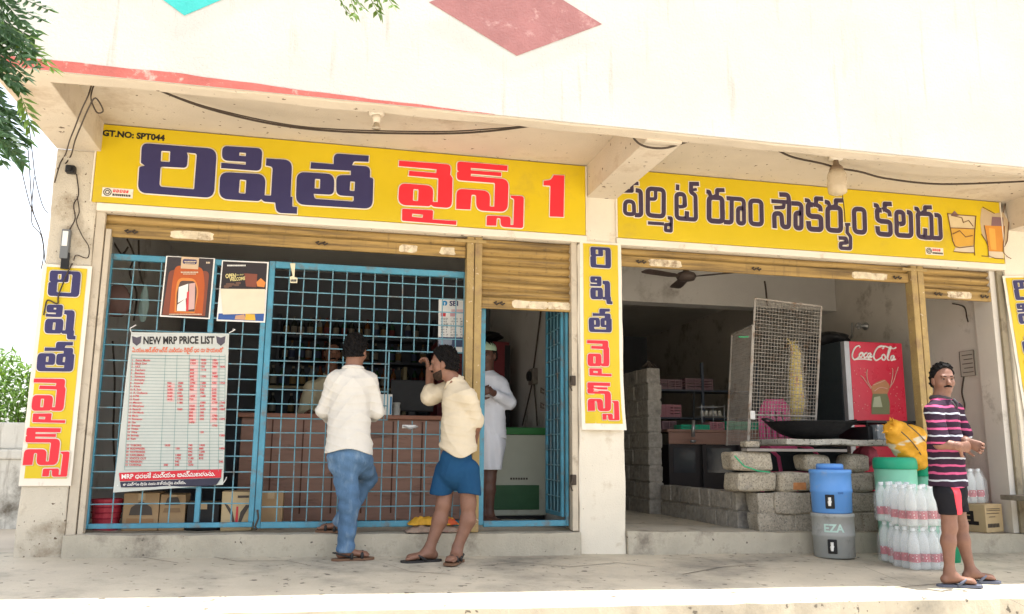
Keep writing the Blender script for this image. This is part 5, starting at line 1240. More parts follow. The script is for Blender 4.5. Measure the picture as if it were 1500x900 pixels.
zstroke(f,[[(425,450),(390,400),(360,360),(340,340)],[(430,440),(400,390),(390,330),(395,290)],[(580,440),(610,390),(630,330),(650,270)],[(585,430),(600,360),(605,300),(598,280)],[(440,420),(490,400),(540,380)],[(450,470),(500,440),(560,450)]],.0045,.004,drop,cf,'splash_line')
bm=NB()
for i in range(46):
    x,y=(random.uniform(265,400),random.uniform(280,640)) if i%2 else (random.uniform(560,680),random.uniform(280,640)); q=f(x,y,.002); r_=random.uniform(.002,.006)
    bm.faces.new([bm.verts.new(q+Vector((r_*math.cos(a),0,r_*math.sin(a)))) for a in (0,1.2,2.4,3.6,4.9)])
obj('droplet_print',bm,drop,cf)
cloth_lump('cloth_bundle','black bundle lying on top of the red fridge','bundle',(5.22,CY+.38,fzt+.07),.36,.4,.16,MAT['black']).__setitem__('label','black cloth bundle on top of the drinks fridge')
# side wall fittings
q=XP(1268,478,6.11); sb=thing('wall_lamp','small unlit bulb holder on the inner right wall','lamp',q); bm=NB(); lathe(bm,(6.12,q.y,q.z),[(.045,0),(.045,-.02),(.025,-.03),(.022,-.07)],14,'x'); obj('holder',bm,MAT['steel'],sb,smooth=True); bm=NB(); bmesh.ops.create_icosphere(bm,subdivisions=2,radius=.04,matrix=Matrix.Translation((6.02,q.y,q.z))); obj('bulb',bm,M('clear bulb',(.5,.5,.5),.1,.02,5,alpha=.5),sb,smooth=True)
q=XP(1250,488,6.11); bm=NB(); tube(bm,[(6.10,q.y,q.z+.12),(6.09,q.y,q.z),(6.08,q.y-.03,q.z-.05),(6.09,q.y+.04,q.z-.06),(6.10,q.y,q.z-.01)],.008,6); obj('wall_hook',bm,MAT['steel'],None,loc=q,label='bent wire hook on the inner right wall above the fridge',cat='hook')
q0=XP(1406,516,6.112);q1=XP(1430,550,6.112); nt_=thing('wall_notice','small framed paper notice on the inner right wall','notice',q0)
ya,yb=sorted((q0.y,q1.y)); bm=NB(); box(bm,6.105,6.119,ya,yb,q1.z,q0.z,.002,1); obj('paper',bm,M('dull paper',(.42,.39,.34),.7,.06,6),nt_)
bm=NB()
for k in range(5):
    zz_=q0.z-.04-.042*k; tube(bm,[(6.1035,ya+.02,zz_),(6.1035,yb-.03-.02*(k%2),zz_)],.0035,4)
tube(bm,[(6.1035,ya,q0.z),(6.1035,yb,q0.z),(6.1035,yb,q1.z),(6.1035,ya,q1.z)],.004,5,True); obj('notice_lines',bm,dk,nt_)
cable('cable','cable dangling below the paper notice on the right wall',[XP(1412,552,6.11),XP(1409,575,6.11),XP(1413,595,6.11),XP(1408,615,6.11)],.007)
cable('cable','thin wire drooping at the top of the right inner wall',[XP(1395,445,6.11),XP(1412,450,6.11),XP(1416,465,6.11),XP(1418,472,6.11)],.006)
# pink bag under slab
cloth_lump('cloth_bag','crumpled pink bag tucked under the stall slab','bag',P(1268,668,.55),.22,.14,.2,M('pink bag cloth',(.42,.08,.13),.7,.3,12))
# ================================================================== on the platform
MAT['blu']=M('blue cooler plastic',(.11,.29,.66),.45,.06,4,.05,40,grime=((.2,.3,.5),6,.1)); MAT['gry']=M('grey cooler plastic',(.32,.33,.32),.5,.08,5,.05,40,grime=((.18,.18,.17),6,.15))
cx_,cy_=4.085,-.215
def cooler(name,label,z0,h,r,mat,lid):
    t=thing(name,label,'water cooler',(cx_,cy_,z0))
    bm=NB(); pr=[(r*.90,0),(r*.96,.008),(r*.98,h*.46),(r*1.02,h*.48),(r*1.02,h*.54),(r,h*.56),(r*1.0,h*.90),(r*1.03,h*.91),(r*1.03,h*.985),(r*.98,h)]
    lathe(bm,(cx_,cy_,z0),pr,40); obj('barrel',bm,mat,t,smooth=True)
    if lid: bm=NB(); lathe(bm,(cx_,cy_,z0+h+.0005),[(r*.66,0),(r*.66,.035),(r*.6,.045)],32); obj('lid_knob',bm,mat,t,smooth=True)
    a=R_(232); d=Vector((math.cos(a),math.sin(a),0)); p=Vector((cx_,cy_,z0+h*.27))+d*r*.97
    bm=NB(); obox(bm,p,(-d.y,d.x,0),d,(0,0,1),.035,.008,.055,.007); obj('tap_plate',bm,MAT['black'],t)
    bm=NB(); tube(bm,[p+d*.008,p+d*.045,p+d*.05+Vector((0,0,-.03))],[.014,.014,.010],10); tube(bm,[p+d*.03+Vector((0,0,.012)),p+d*.03+Vector((0,0,.035))],.012,8); obj('tap',bm,MAT['white'],t)
    return t
zf=FZ(cx_,cy_)+.003
g0=cooler('water_cooler','grey insulated water cooler standing on the platform under the blue one',zf,.345,.163,MAT['gry'],False)
b0=cooler('water_cooler','blue insulated water cooler stacked on the grey one',zf+.3455,.345,.160,MAT['blu'],True)
def wrap_text(body,size,ang,z,mat,parent,name,r=.166,bold=.03):
    bm=text_mesh(body,size,.0,'CENTER',bold)
    for v in bm.verts:
        a=R_(ang)+v.co.x/r; v.co=Vector((cx_+(r+.0015+v.co.z)*math.cos(a),cy_+(r+.0015+v.co.z)*math.sin(a),z+v.co.y))
    obj(name,bm,mat,parent)
wrap_text('EZA',.085,238,zf+.205,FL('pale cooler print',(.42,.58,.53)),g0,'printed_lettering',.1640,.0025)
wrap_text('oıo',.034,262,zf+.345+.155,FL('blue print',(.05,.14,.36)),b0,'printed_lettering',.1640,.001)
MAT['drum']=M('pale green drum',(.22,.54,.38),.45,.08,4,.05,40,grime=((.3,.5,.38),5,.1)); MAT['drumlid']=M('green lid',(.015,.30,.17),.45,.06,5)
def drum(label,x,y,r,h,inv=False):
    z0=FZ(x,y)+.003; t=thing('water_drum',label,'drum',(x,y,z0))
    bm=NB(); lathe(bm,(x,y,z0),[(r*.9,0),(r*.94,.01),(r*.98,h*.5),(r,h*.88)],40); obj('barrel',bm,MAT['drum'],t,smooth=True)
    bm=NB(); lathe(bm,(x,y,z0+h*.88+.0005),[(r*1.03,0),(r*1.05,.005),(r*1.05,h*.08),(r*1.0,h*.11),(r*.9,h*.12)],40); obj('lid',bm,MAT['drumlid'],t,smooth=True)
    return t
drum('pale green water drum with a darker lid behind the stacked bottle packs',4.70,-.215,.165,.80); drum('second pale green drum half hidden by the striped shirt man',5.02,-.23,.145,.74)
bk=thing('bucket','bright green bucket behind the legs of the striped shirt man','bucket',(4.9,-.62,FZ(4.9,-.62)))
zb=FZ(4.9,-.62)+.002; bm=NB(); q=G(1402,826,zb)
lathe(bm,(q.x+.02,q.y+.12,zb),[(.09,0),(.12,.19),(.128,.195),(.128,.21),(.118,.21),(.088,.012)],24); obj('pail',bm,FL('green pail',(.02,.36,.19),.4),bk,smooth=True)
# shrink wrapped water bottles
MAT['pet']=M('clear bottle',(.84,.88,.88),.12,.05,8,alpha=.38,spec=.6); MAT['water']=FL('water body',(.62,.76,.80),.15,alpha=.35,spec=.5); MAT['capw']=FL('bottle cap',(.70,.74,.76),.4); MAT['lab']=M('maroon label',(.42,.09,.12),.4,.2,30,spots=((.66,.6,.58),45,.60)); MAT['film']=M('shrink film',(.88,.91,.91),.12,.05,10,.7,30,alpha=.15,spec=.9)
def pack(name,label,x0,y0,z0,nx,ny,mat=None):
    r=.0425; h=.305; t=thing(name,label,'bottle pack',(x0+nx*r,y0+ny*r,z0),None)
    first=None
    for j in range(ny):
        for i in range(nx):
            p=Vector((x0+r+2*r*i,y0+r+2*r*j,z0+.002))
            if first is None:
                bm=NB(); lathe(bm,p,[(.030,0),(.040,.006),(.0415,.03),(.039,.04),(.0415,.05),(.0405,.12),(.0415,.13),(.0415,.185),(.036,.225),(.020,.262),(.014,.272),(.014,.285)],16); first=obj('bottle',bm,MAT['pet'],t,smooth=True)
                bm=NB(); lathe(bm,p,[(.0165,.280),(.0165,.303)],12); obj('cap',bm,MAT['capw'],first)
                bm=NB(); lathe(bm,p,[(.0420,.055),(.0420,.115)],16,cap=False); obj('label',bm,MAT['lab'],first,smooth=True)
                fp=p
            else:
                c=first.copy(); C.objects.link(c); c.parent=t; c.location=first.location+(p-fp); c.location.z+=random.uniform(-.004,.004)
                for g in first.children: d=g.copy(); C.objects.link(d); d.parent=c
    bm=NB(); X0,X1,Y0,Y1=x0-.004,x0+2*r*nx+.004,y0-.004,y0+2*r*ny+.004; rings=[]
    for k,(z,ins) in enumerate(((.0,.01),(.02,0),(.10,.0),(.19,.0),(.235,.012),(.275,.022),(.306,.035))):
        ring=[]
        for (a,b,nn) in (((X0,Y0),(X1,Y0),nx*4),((X1,Y0),(X1,Y1),ny*4),((X1,Y1),(X0,Y1),nx*4),((X0,Y1),(X0,Y0),ny*4)):
            for q in range(nn):
                u=q/nn; x=a[0]+(b[0]-a[0])*u; y=a[1]+(b[1]-a[1])*u; cxm,cym=(X0+X1)/2,(Y0+Y1)/2
                s=1-ins/((X1-X0)/2); wv=.004*math.sin(q*math.pi/2+1.57)
                ring.append(bm.verts.new((cxm+(x-cxm)*s+(0 if a[0]!=b[0] else wv),cym+(y-cym)*s+(0 if a[1]!=b[1] else wv),z0+z+random.uniform(-.003,.003))))
        rings.append(ring)
    for A_,B_ in zip(rings,rings[1:]):
        n=len(A_)
        for i in range(n): bm.faces.new((A_[i],A_[(i+1)%n],B_[(i+1)%n],B_[i]))
    obj('shrink_film',bm,MAT['film'],t,smooth=True)
    return t
zr=FZ(4.45,-.5)+.004
pack('bottle_pack','shrink wrapped water bottle pack at the back, lower of its stack',4.345,-.575,zr,3,2); pack('bottle_pack','shrink wrapped water bottle pack at the back, topmost of its stack',4.340,-.572,zr+.311,3,2)
zr=FZ(4.45,-.85)+.004
pack('bottle_pack','shrink wrapped water bottle pack nearest the street, lower of its stack',4.310,-.855,zr,4,3); pack('bottle_pack','shrink wrapped water bottle pack nearest the street, topmost of its stack',4.318,-.850,zr+.311,4,3)
# carton and pack at the right doorway
t=thing('carton','brown carton with bold black letters on the step at the right doorway','carton',(5.4,.1,.1))
zc=F2(5.6)+.002; c0=G(1446,781,zc); e1=Vector((1,.30,0)).normalized(); e2=Vector((-.30,1,0)).normalized()
w1=.26; w2=.42; h_=.245
o3=c0+Vector((0,.0,0)); ctr=o3+e1*w1/2+e2*w2/2+Vector((0,0,h_/2))
t.location=(ctr.x,ctr.y,zc); WL[t]=Vector(t.location)
bm=NB(); obox(bm,ctr,e1,e2,(0,0,1),w1/2,w2/2,h_/2,.006); obj('box_body',bm,MAT['carton2'],t)
bm=text_mesh('TEL',.15,.0,'LEFT',.010)
for v in bm.verts:                     # lettering on the face towards the left
    u=w2-.20-(.0)-v.co.x*0; p=o3+e2*(.30-v.co.x*.95)+Vector((0,0,.07+v.co.y))-e1*(.0015+v.co.z); v.co=p
obj('printed_lettering',bm,MAT['ink'],t)
bm=NB()
for k,(a,b,zz_) in enumerate(((.02,.22,.19),(.02,.20,.165),(.05,.14,.135),(.02,.22,.205))): 
    p=o3+e1*a-e2*.0015; q=o3+e1*b-e2*.0015; tube(bm,[p+Vector((0,0,zz_)),q+Vector((0,0,zz_))],.0025,4)
x_=.03
while x_<.20:
    p=o3+e1*x_-e2*.002+Vector((0,0,.045)); obox(bm,p+Vector((0,0,.015)),e1,e2,(0,0,1),.008,.001,.017); x_+=.022
obj('printed_lines',bm,dk,t)
q=o3+e2*.10+e1*.0
pb=pack('bottle_pack','clear pack of bottles on the carton in the right doorway',q.x-.10,q.y,zc+h_+.003,3,3)
# the yellow sack
MAT['ysack']=M('yellow woven bag',(.66,.33,.025),.6,.14,6,.6,60,stretch=(1,1,2.5),spots=((.62,.55,.40),3.2,.60))
cn=thing('yellow_sack','stuffed yellow woven sack tilted on the green drum','sack',P(1325,645,-.25))
ax0=P(1308,628,-.25); ax1=P(1346,668,-.25)
d=(ax1-ax0).normalized(); s_=Vector((0,1,0)); u_=d.cross(s_).normalized()
fold=lambda X,Y,Z:.008*np.sin(X*42+Z*25)*np.sin(Z*33-Y*20+1)+.005*np.sin(X*70-Z*55+Y*30)
m_=ax0.lerp(ax1,.5)
me=sdf_mesh([('sc',ax0+d*.03,ax1-d*.02,.095,.145,(0,1,0),.9,.05),('e',m_+u_*.02+d*.02,(.165,.13,.145),None,.05),('c',ax1+u_*.08-d*.02,ax1+u_*.105+d*.03,.035,.02,.04),('c',ax1-u_*.05,ax1-u_*.10+d*.04,.04,.012,.05),('c',ax1-u_*.02,ax1-u_*.02+d*.06,.06,.03,.06)],.006,fold)
obj('sack_body',me,MAT['ysack'],cn,smooth=True)
bm=NB()
for off in (-.035,.05): tube(bm,[ax0.lerp(ax1,t_)+u_*off*(1+.3*t_)-s_*(.092+.052*math.sin(math.pi*min(1,t_*.8+.2))) for t_ in (.02,.2,.4,.6,.8,.98)],.0045,5)
obj('sack_stripe',bm,dk,cn)
bm=NB(); c=ax0+d*.0
for k in range(12):
    a=k*.62; leaf(bm,c-d*.0,-d*.7+u_*math.cos(a)*.9+s_*math.sin(a)*.9,Vector((.3,-.5,.8)),random.uniform(.07,.11),.075,.3)
o_=obj('gathered_mouth',bm,MAT['ysack'],cn); md=o_.modifiers.new('s','SOLIDIFY'); md.thickness=.003
# bench at the right edge
bn=thing('bench','weathered wooden bench cut off at the right edge','bench',(6.6,-.25,FZ(6.6,-.2)))
a=P(1478,727,-.15); bw=M('grey bench wood',(.20,.17,.13),.8,.25,6,.4,40,stretch=(.4,3,3))
bm=NB(); box(bm,a.x,7.6,-.36,-.05,a.z-.035,a.z+.008,.006); obj('seat',bm,bw,bn)
bm=NB(); box(bm,a.x+.10,7.5,-.34,-.31,a.z-.10,a.z-.037,.004); obj('rail',bm,bw,bn)
for x in (a.x+.35,7.4):
    for y in (-.32,-.09):
        bm=NB(); box(bm,x,x+.05,y-.025,y+.025,FZ(x,y)-.01,a.z-.037,.004); obj('leg',bm,bw,bn)
# ================================================================== people
def skin(name,col): return M(name,col,.5,.14,14,.15,120,spec=.4,grime=((col[0]*.7,col[1]*.65,col[2]*.62),7,.15))
MAT['skinA']=skin('brown skin',(.205,.102,.067)); MAT['skinB']=skin('deep brown skin',(.155,.072,.046)); MAT['skinC']=skin('warm brown skin',(.195,.097,.065)); MAT['skinE']=skin('dark skin',(.10,.048,.034))
MAT['hair']=M('black hair',(.006,.005,.005),.6,.3,40,.6,160,spec=.15,stretch=(3,3,.6))
MAT['stubble']=M('short beard',(.035,.022,.016),.7,.4,60,.5,160,spec=.1); MAT['eyew']=FL('eye white',(.17,.14,.12),.3); MAT['eyed']=FL('eye dark',(.012,.008,.007),.2)
def clothmat(name,col,**k): return M(name,col,.85,.07,5,.35,26,spec=.1,stretch=(1,1,.55),**k)
V_=lambda *a:Vector(a)
def frame(fwd,up=(0,0,1)):
    f=Vector(fwd).normalized(); u=Vector(up); r=f.cross(u).normalized(); u=r.cross(f).normalized(); return f,u,r
def head_prims(c,f,u,r,s=1.):
    L=lambda a,b,d:c+(f*a+u*b+r*d)*s
    Rm=[[r.x,r.y,r.z],[f.x,f.y,f.z],[u.x,u.y,u.z]]
    e=lambda a,b,d,rx,rf,ru,k:('e',L(a,b,d),(rx*s,rf*s,ru*s),Rm,k)
    pr=[e(-.008,.028,0,.073,.092,.088,.02),e(.022,-.035,0,.059,.066,.082,.03),e(.056,-.092,0,.032,.028,.026,.03),
        ('c',L(.086,.004,0),L(.108,-.030,0),.009*s,.0145*s,.012),('c',L(.080,.022,-.035),L(.080,.022,.035),.011*s,.011*s,.014),
        e(.045,-.030,.045,.022,.026,.024,.02),e(.045,-.030,-.045,.022,.026,.024,.02),e(.086,-.066,0,.024,.010,.0075,.008),e(.098,-.038,.012,.008,.008,.007,.008),e(.098,-.038,-.012,.008,.008,.007,.008)]
    for sg in (-1,1): pr+=[e(-.008,-.012,.074*sg,.010,.021,.031,.008),e(.002,-.036,.070*sg,.008,.011,.012,.008)]
    return pr,L,Rm
def head_extras(root,c,f,u,r,s,hairline=(.060,.078),tache=True,beard=False,skinmat=None,eyes=True,wavy=.006,sides=-.02,cap=None,hair_grow=.012,bald=False):
    pr,L,Rm=head_prims(c,f,u,r,s)
    proj=lambda X,Y,Z,n,o:(X-o.x)*n.x+(Y-o.y)*n.y+(Z-o.z)*n.z
    if not bald:
        n1=(f*1.-u*.62).normalized(); o1=L(hairline[0],hairline[1],0); n2=(-u+f*.25).normalized(); o2=L(-.06,-.062,0)
        wv=lambda X,Y,Z:wavy*(np.sin(X*150+Z*60)*np.sin(Y*130-Z*90+X*40)+.5*np.sin(X*310-Y*120)*np.sin(Z*290+Y*210))
        me=sdf_mesh([('e',L(-.010,.032,0),(.069*s,.093*s,.090*s),Rm,.02),('e',L(-.035,-.03,0),(.064*s,.055*s,.06*s),Rm,.03)],.004,wv,[lambda X,Y,Z:proj(X,Y,Z,n1,o1),lambda X,Y,Z:proj(X,Y,Z,n2,o2)]+[(lambda e_:(lambda X,Y,Z:.027*s-np.sqrt((X-e_.x)**2+(Y-e_.y)**2+(Z-e_.z)**2)))(L(-.002,-.020,.080*sg)) for sg in (-1,1)],hair_grow*s)
        obj('hair',me,MAT['hair'],root,smooth=True)
    if tache:
        me=sdf_mesh([('c',L(.097,-.050,0),L(.080,-.058,.028),.0075*s,.005*s,.004),('c',L(.097,-.050,0),L(.080,-.058,-.028),.0075*s,.005*s,.004)],.003); obj('moustache',me,MAT['hair'],root,smooth=True)
    if beard:
        o=L(0,-.045,0); o3=L(.012,0,0)
        me=sdf_mesh(pr[1:3]+[('e',L(.03,-.06,.0),(.060*s,.052*s,.05*s),Rm,.02)],.0035,lambda X,Y,Z:.0025*np.sin(X*300)*np.sin(Y*280+Z*260),[lambda X,Y,Z:proj(X,Y,Z,(u+f*.30).normalized(),L(.03,-.060,0))+.004*np.sin(X*120+Y*140),lambda X,Y,Z:proj(X,Y,Z,-f,o3)],.0022*s); obj('beard',me,MAT['stubble'],root,smooth=True)
    if eyes:
        for sg in (-1,1):
            bm=NB(); bmesh.ops.create_icosphere(bm,subdivisions=2,radius=1)
            for v in bm.verts: q=v.co; v.co=L(.0790+.008*q.y,.0012+.0046*q.z,.0315*sg+.0125*q.x)
            ey=obj('eye',bm,MAT['eyew'],root,smooth=True)
            bm=NB(); bmesh.ops.create_icosphere(bm,subdivisions=2,radius=1)
            for v in bm.verts: q=v.co; v.co=L(.0835+.0055*q.y,.0015+.0056*q.z,.0305*sg+.0062*q.x)
            obj('iris',bm,MAT['eyed'],ey,smooth=True)
            bm=NB(); tube(bm,[L(.0905,.019,.012*sg),L(.0905,.024,.030*sg),L(.078,.020,.049*sg)],[.0035*s,.0042*s,.002*s],6); obj('eyebrow',bm,MAT['hair'],root,smooth=True)
            bm=NB(); tube(bm,[L(.0865,.0085,.017*sg),L(.0885,.0095,.031*sg),L(.0790,.0065,.046*sg)],.0022*s,5); obj('eyelid',bm,skinmat,root,smooth=True)
def hand_prims(wr,dr,nrm,side,curl=.5,s=1.,spread=.12,thumb=.6):
    """wr wrist, dr hand direction, nrm palm-facing normal, side +-1: which way the thumb leaves"""
    d=Vector(dr).normalized(); n=Vector(nrm); n=(n-d*n.dot(d)).normalized(); t=d.cross(n)*side
    pr=[('sc',wr-d*.01,wr+d*.075*s,.027*s,.038*s,n,.42,.012)]
    for i,(o,ln) in enumerate(((.028,.072),(.009,.082),(-.010,.076),(-.028,.060))):
        b=wr+d*.078*s+t*o*s; dd=(d+t*spread*(.5-i*.33)).normalized(); ang=0
        for k,(fr,rr) in enumerate(((.45,.0090),(.30,.0082),(.25,.0072))):
            ang+=curl*(1.1 if k else .8); e=b+(dd*math.cos(ang)+n*math.sin(ang))*ln*fr*s; pr.append(('c',b,e,rr*s,rr*.93*s,.004)); b=e
    b=wr+d*.022*s+t*.030*s; e=b+(d*.55+t*.75+n*.35*thumb).normalized()*.040*s; g=e+(d*.85+t*.15+n*.55*thumb).normalized()*.032*s
    pr+=[('c',b,e,.0125*s,.0105*s,.010),('c',e,g,.010*s,.008*s,.004)]
    return pr
def foot_prims(an,toe_dir,s=1.,z=None):
    """an ankle centre, z sole height"""
    d=Vector((toe_dir[0],toe_dir[1],0)).normalized(); t=Vector((-d.y,d.x,0)); zf=z
    heel=Vector((an.x,an.y,zf+.030))-d*.035*s; ball=Vector((an.x,an.y,zf+.022))+d*.125*s
    pr=[('c',heel,Vector((an.x,an.y,zf+.040))+d*.03*s,.031*s,.034*s,.02),('sc',Vector((an.x,an.y,zf+.040))+d*.02,ball,.036*s,.043*s,(0,0,1),.55,.025),('c',an,Vector((an.x,an.y,zf+.055))+d*.015,.036*s,.034*s,.03)]
    for i in range(5):
        o=(.030-.016*i)*s; ln=(.052-.006*i)*s; a=ball+t*o+d*.008-Vector((0,0,.006)); pr.append(('c',a,a+d*ln*.8-Vector((0,0,.004)),(.012 if i==0 else .0092)*s,(.011 if i==0 else .008)*s,.005))
    return pr
def sandal(root,an,toe_dir,z,mat,strap,s=1.,back=False,side=1,wrap=False):
    d=Vector((toe_dir[0],toe_dir[1],0)).normalized(); t=Vector((-d.y,d.x,0)); o=Vector((an.x,an.y,z))
    pts=[(-.085,.018),(-.06,.036),(0,.034),(.06,.040),(.12,.050),(.165,.046),(.195,.025),(.200,0)]
    pl=[o+d*a*s+t*b*s for a,b in pts]+[o+d*a*s-t*b*s for a,b in pts[::-1][1:]]+[o-d*.092*s]
    bm=NB(); poly(bm,[p+Vector((0,0,.001)) for p in pl],.016,(0,0,1)); so_=obj('sandal',bm,mat,root)
    bm=NB(); z1=Vector((0,0,.020))
    if wrap:
        for a in (.035,.105): tube(bm,[o+d*a*s+t*.044*s+z1*.6,o+d*a*s+t*.034*s+z1*2.2,o+d*(a+.012)*s+z1*(3.6 if a<.05 else 2.7),o+d*a*s-t*.034*s+z1*2.2,o+d*a*s-t*.044*s+z1*.6],[.010,.014,.015,.014,.010],7)
        tube(bm,[o+d*.03*s+t*.04*s+z1*1.2,o-d*.06*s+t*.03*s+z1*2.6,o-d*.082*s+z1*2.8,o-d*.06*s-t*.03*s+z1*2.6,o+d*.03*s-t*.04*s+z1*1.2],.006,6)
    else:
        for sg in (-1,1): tube(bm,[o+d*.150*s+t*.012*s+z1*.8,o+d*.135*s+t*.014*s+z1*1.9,o+d*.085*s+t*sg*.030*s+z1*2.5,o+d*.03*s+t*sg*.043*s+z1*.7],[.005,.008,.010,.009],7)
    obj('strap',bm,strap,so_,smooth=True); return so_
def person(label,skinmat,prims,vox=.0055,loc=None,group=None):
    return obj('person',sdf_mesh(prims,vox),skinmat,None,loc=loc,smooth=True,label=label,cat='person')
def wrink(amp,seed,fx=20,fz=22):
    a=seed*1.7
    def fn(X,Y,Z):
        q1=X*fx+Z*fz*.45+1.6*np.sin(Z*8+a)+1.2*np.sin(Y*11+a*2); q2=Z*fz-X*fx*.75+1.3*np.sin(X*13+a)+Y*14; q3=Z*fz*2.1+X*fx*.6-Y*19+1.5*np.sin(X*9-Z*6+a)
        r=lambda q:(1-np.abs(np.sin(q)))**2-.3
        m=.5+.5*np.sin(X*9+Z*7+a)
        return -amp*(r(q1)*.7*m+r(q2)*.7*(1-m)+r(q3)*.35)
    return fn
J=lambda x,y,d:P(x,y,d)
# ---- A: white shirt and jeans, seen from behind
Yb=-.24
zA=FZ(.3,-.22)
hA=J(521,514,Yb+.01); fA,uA,rA=frame((.42,.88,-.12))
nk=J(517,545,Yb); ch=J(513,578,Yb+.01); wa=J(511,622,Yb); pv=J(511,655,Yb)
shL=J(490,557,Yb); shR=J(542,557,Yb); elL=J(474,602,Yb+.06); elR=J(552,603,Yb+.04); wrL=J(489,617,Yb+.32); wrR=J(545,612,Yb+.32)
hpS=J(502,668,Yb); knS=J(512,738,Yb-.01); anS=J(506,803,Yb+.02)
hpR=J(524,668,Yb); knR=J(537,700,Yb+.28); anR=J(500,768,Yb+.27)
zS=ST(.2)+.004
pr,_,_=head_prims(hA,fA,uA,rA,.98)
b=pr+[('c',hA-uA*.06-fA*.02,nk,.054,.058,.03),('c',nk,ch,.05,.08,.05),('sc',ch,pv,.11,.12,(0,1,0),.6,.05),('c',elL,wrL,.036,.026,.02),('c',elR,wrR,.036,.026,.02)]
b+=hand_prims(wrL,(.35,.9,.1),(0,.2,-1),-1,.5,.95)+hand_prims(wrR,(-.35,.9,.15),(0,.2,-1),1,.5,.95)
b+=[('c',knS,anS,.05,.038,.03),('c',knR,anR,.05,.038,.03),('c',hpS,knS,.07,.05,.03),('c',hpR,knR,.07,.05,.03)]+foot_prims(anS,(1,.22),1.,zA+.018)+foot_prims(anR,(-.9,.45),.98,zS+.016)
pA=person('man in white shirt and blue jeans seen from behind, one foot on the step',MAT['skinA'],b,loc=Vector((hpS.x,Yb,zA)))
head_extras(pA,hA,fA,uA,rA,.98,tache=False,skinmat=MAT['skinA'],hair_grow=.014,wavy=.008)
MAT['shirtA']=clothmat('white shirt cotton',(.56,.535,.49)); MAT['jeans']=M('faded denim',(.085,.155,.26),.85,.25,7,.5,120,spec=.1,grime=((.20,.28,.37),5,.3),stretch=(1.5,1.5,.6)); MAT['brownsole']=FL('brown sandal',(.16,.085,.05),.5); MAT['blacksole']=FL('black rubber',(.03,.028,.028),.6)
axis=(0,1,0)
sA=[('sc',J(514,572,Yb),wa,.150,.142,axis,.72,.05),('sc',wa,J(511,662,Yb),.144,.174,axis,.84,.04),('c',shL+V_(.02,0,0),nk+V_(0,0,.0),.058,.058,.04),('c',shR+V_(-.02,0,0),nk,.058,.058,.04),('c',shL+V_(.03,0,-.02),shR+V_(-.03,0,-.02),.062,.062,.05),('c',nk+V_(0,0,-.02),nk+uA*.022,.072,.062,.02),
    ('c',shL,elL,.058,.052,.03),('c',elL,J(483,614,Yb+.22),.056,.042,.02),('c',shR,elR,.058,.052,.03),('c',elR,J(547,610,Yb+.20),.056,.042,.02)]
hem=J(511,658,Yb).z
obj('shirt',sdf_mesh(sA,.0055,wrink(.012,1),[lambda X,Y,Z:hem+.020*np.cos((X-pv.x)*16)-.02-Z+(X-pv.x)*-.03]),MAT['shirtA'],pA,smooth=True)
bm=NB(); tube(bm,[nk+V_(.068*math.cos(a),.062*math.sin(a),.028-.006*math.sin(a)) for a in [i/16*2*math.pi for i in range(16)]],.013,7,True); obj('collar',bm,MAT['shirtA'],pA,smooth=True)
jA=[('sc',J(511,654,Yb),J(511,668,Yb),.138,.148,axis,.78,.04),('c',hpS+V_(0,0,-.01),knS,.100,.072,.04),('c',knS,anS+V_(0,0,-.005),.070,.060,.03),('c',hpR,knR,.100,.076,.04),('c',knR,anR+V_(0,0,.02),.074,.060,.03)]
jd=lambda X,Y,Z:.004*np.sin(Z*75+X*12)*np.sin(X*25+Z*9)+.003*np.sin(Z*44-Y*30)
obj('jeans',sdf_mesh(jA,.0055,lambda X,Y,Z:.004*np.sin(Z*75+X*12)*np.sin(X*25+Z*9)+.003*np.sin(Z*44-Y*30),[lambda X,Y,Z:zA+.055-Z]),MAT['jeans'],pA,smooth=True)
sandal(pA,anS,(1,.22),zA,MAT['brownsole'],MAT['blacksole'],1.05,wrap=True); sandal(pA,anR,(-.9,.45),zS-.002,MAT['brownsole'],MAT['blacksole'],1.0,wrap=True)
# ---- B: cream shirt, blue shorts, hand on the grille
Yb=-.30; zB=FZ(.85,-.35)
hB=J(650,533,Yb+.02); fB,uB,rB=frame((-.93,.30,-.10))
nk=J(668,563,Yb); ch=J(672,590,Yb); pv=J(668,680,Yb)
shF=J(654,572,Yb+.14); elF=J(630,582,Yb+.16); wrF=J(629,542,Yb+.25)         # far arm, hand raised to the grille
shN=J(687,582,Yb-.10); elN=J(698,622,Yb-.05); wrN=J(693,650,Yb+.10)
hp1=J(655,690,Yb+.05); kn1=J(650,738,Yb+.02); an1=J(629,804,Yb+.01); hp2=J(684,690,Yb-.05); kn2=J(686,738,Yb-.05); an2=J(670,803,Yb-.06)
pr,_,_=head_prims(hB,fB,uB,rB,.97)
b=pr+[('c',hB-uB*.06-fB*.02,nk,.052,.056,.03),('c',nk,ch,.05,.08,.05),('sc',ch,pv,.10,.105,(.30,.93,0),.8,.05),('c',shF,elF,.045,.042,.03),('c',elF,wrF,.038,.027,.02),('c',shN,elN,.045,.040,.03),('c',elN,wrN,.038,.027,.02)]
b+=hand_prims(wrF,(-.22,.35,.9),(-.9,.25,-.1),-1,.75,.95)+hand_prims(wrN,(-.5,.5,-.4),(0,-1,.2),1,.5,.95)
b+=[('c',hp1,kn1,.08,.054,.03),('c',kn1,J(642,762,Yb+.02)+V_(.012,0,0),.050,.053,.03),('c',J(642,762,Yb+.02)+V_(.012,0,0),an1,.052,.035,.03),('c',hp2,kn2,.08,.054,.03),('c',kn2,J(683,762,Yb-.05)+V_(.012,0,0),.050,.053,.03),('c',J(683,762,Yb-.05)+V_(.012,0,0),an2,.052,.035,.03)]
b+=foot_prims(an1,(-1,-.22),1.,zB+.018)+foot_prims(an2,(-.45,-.85),.97,zB+.018)
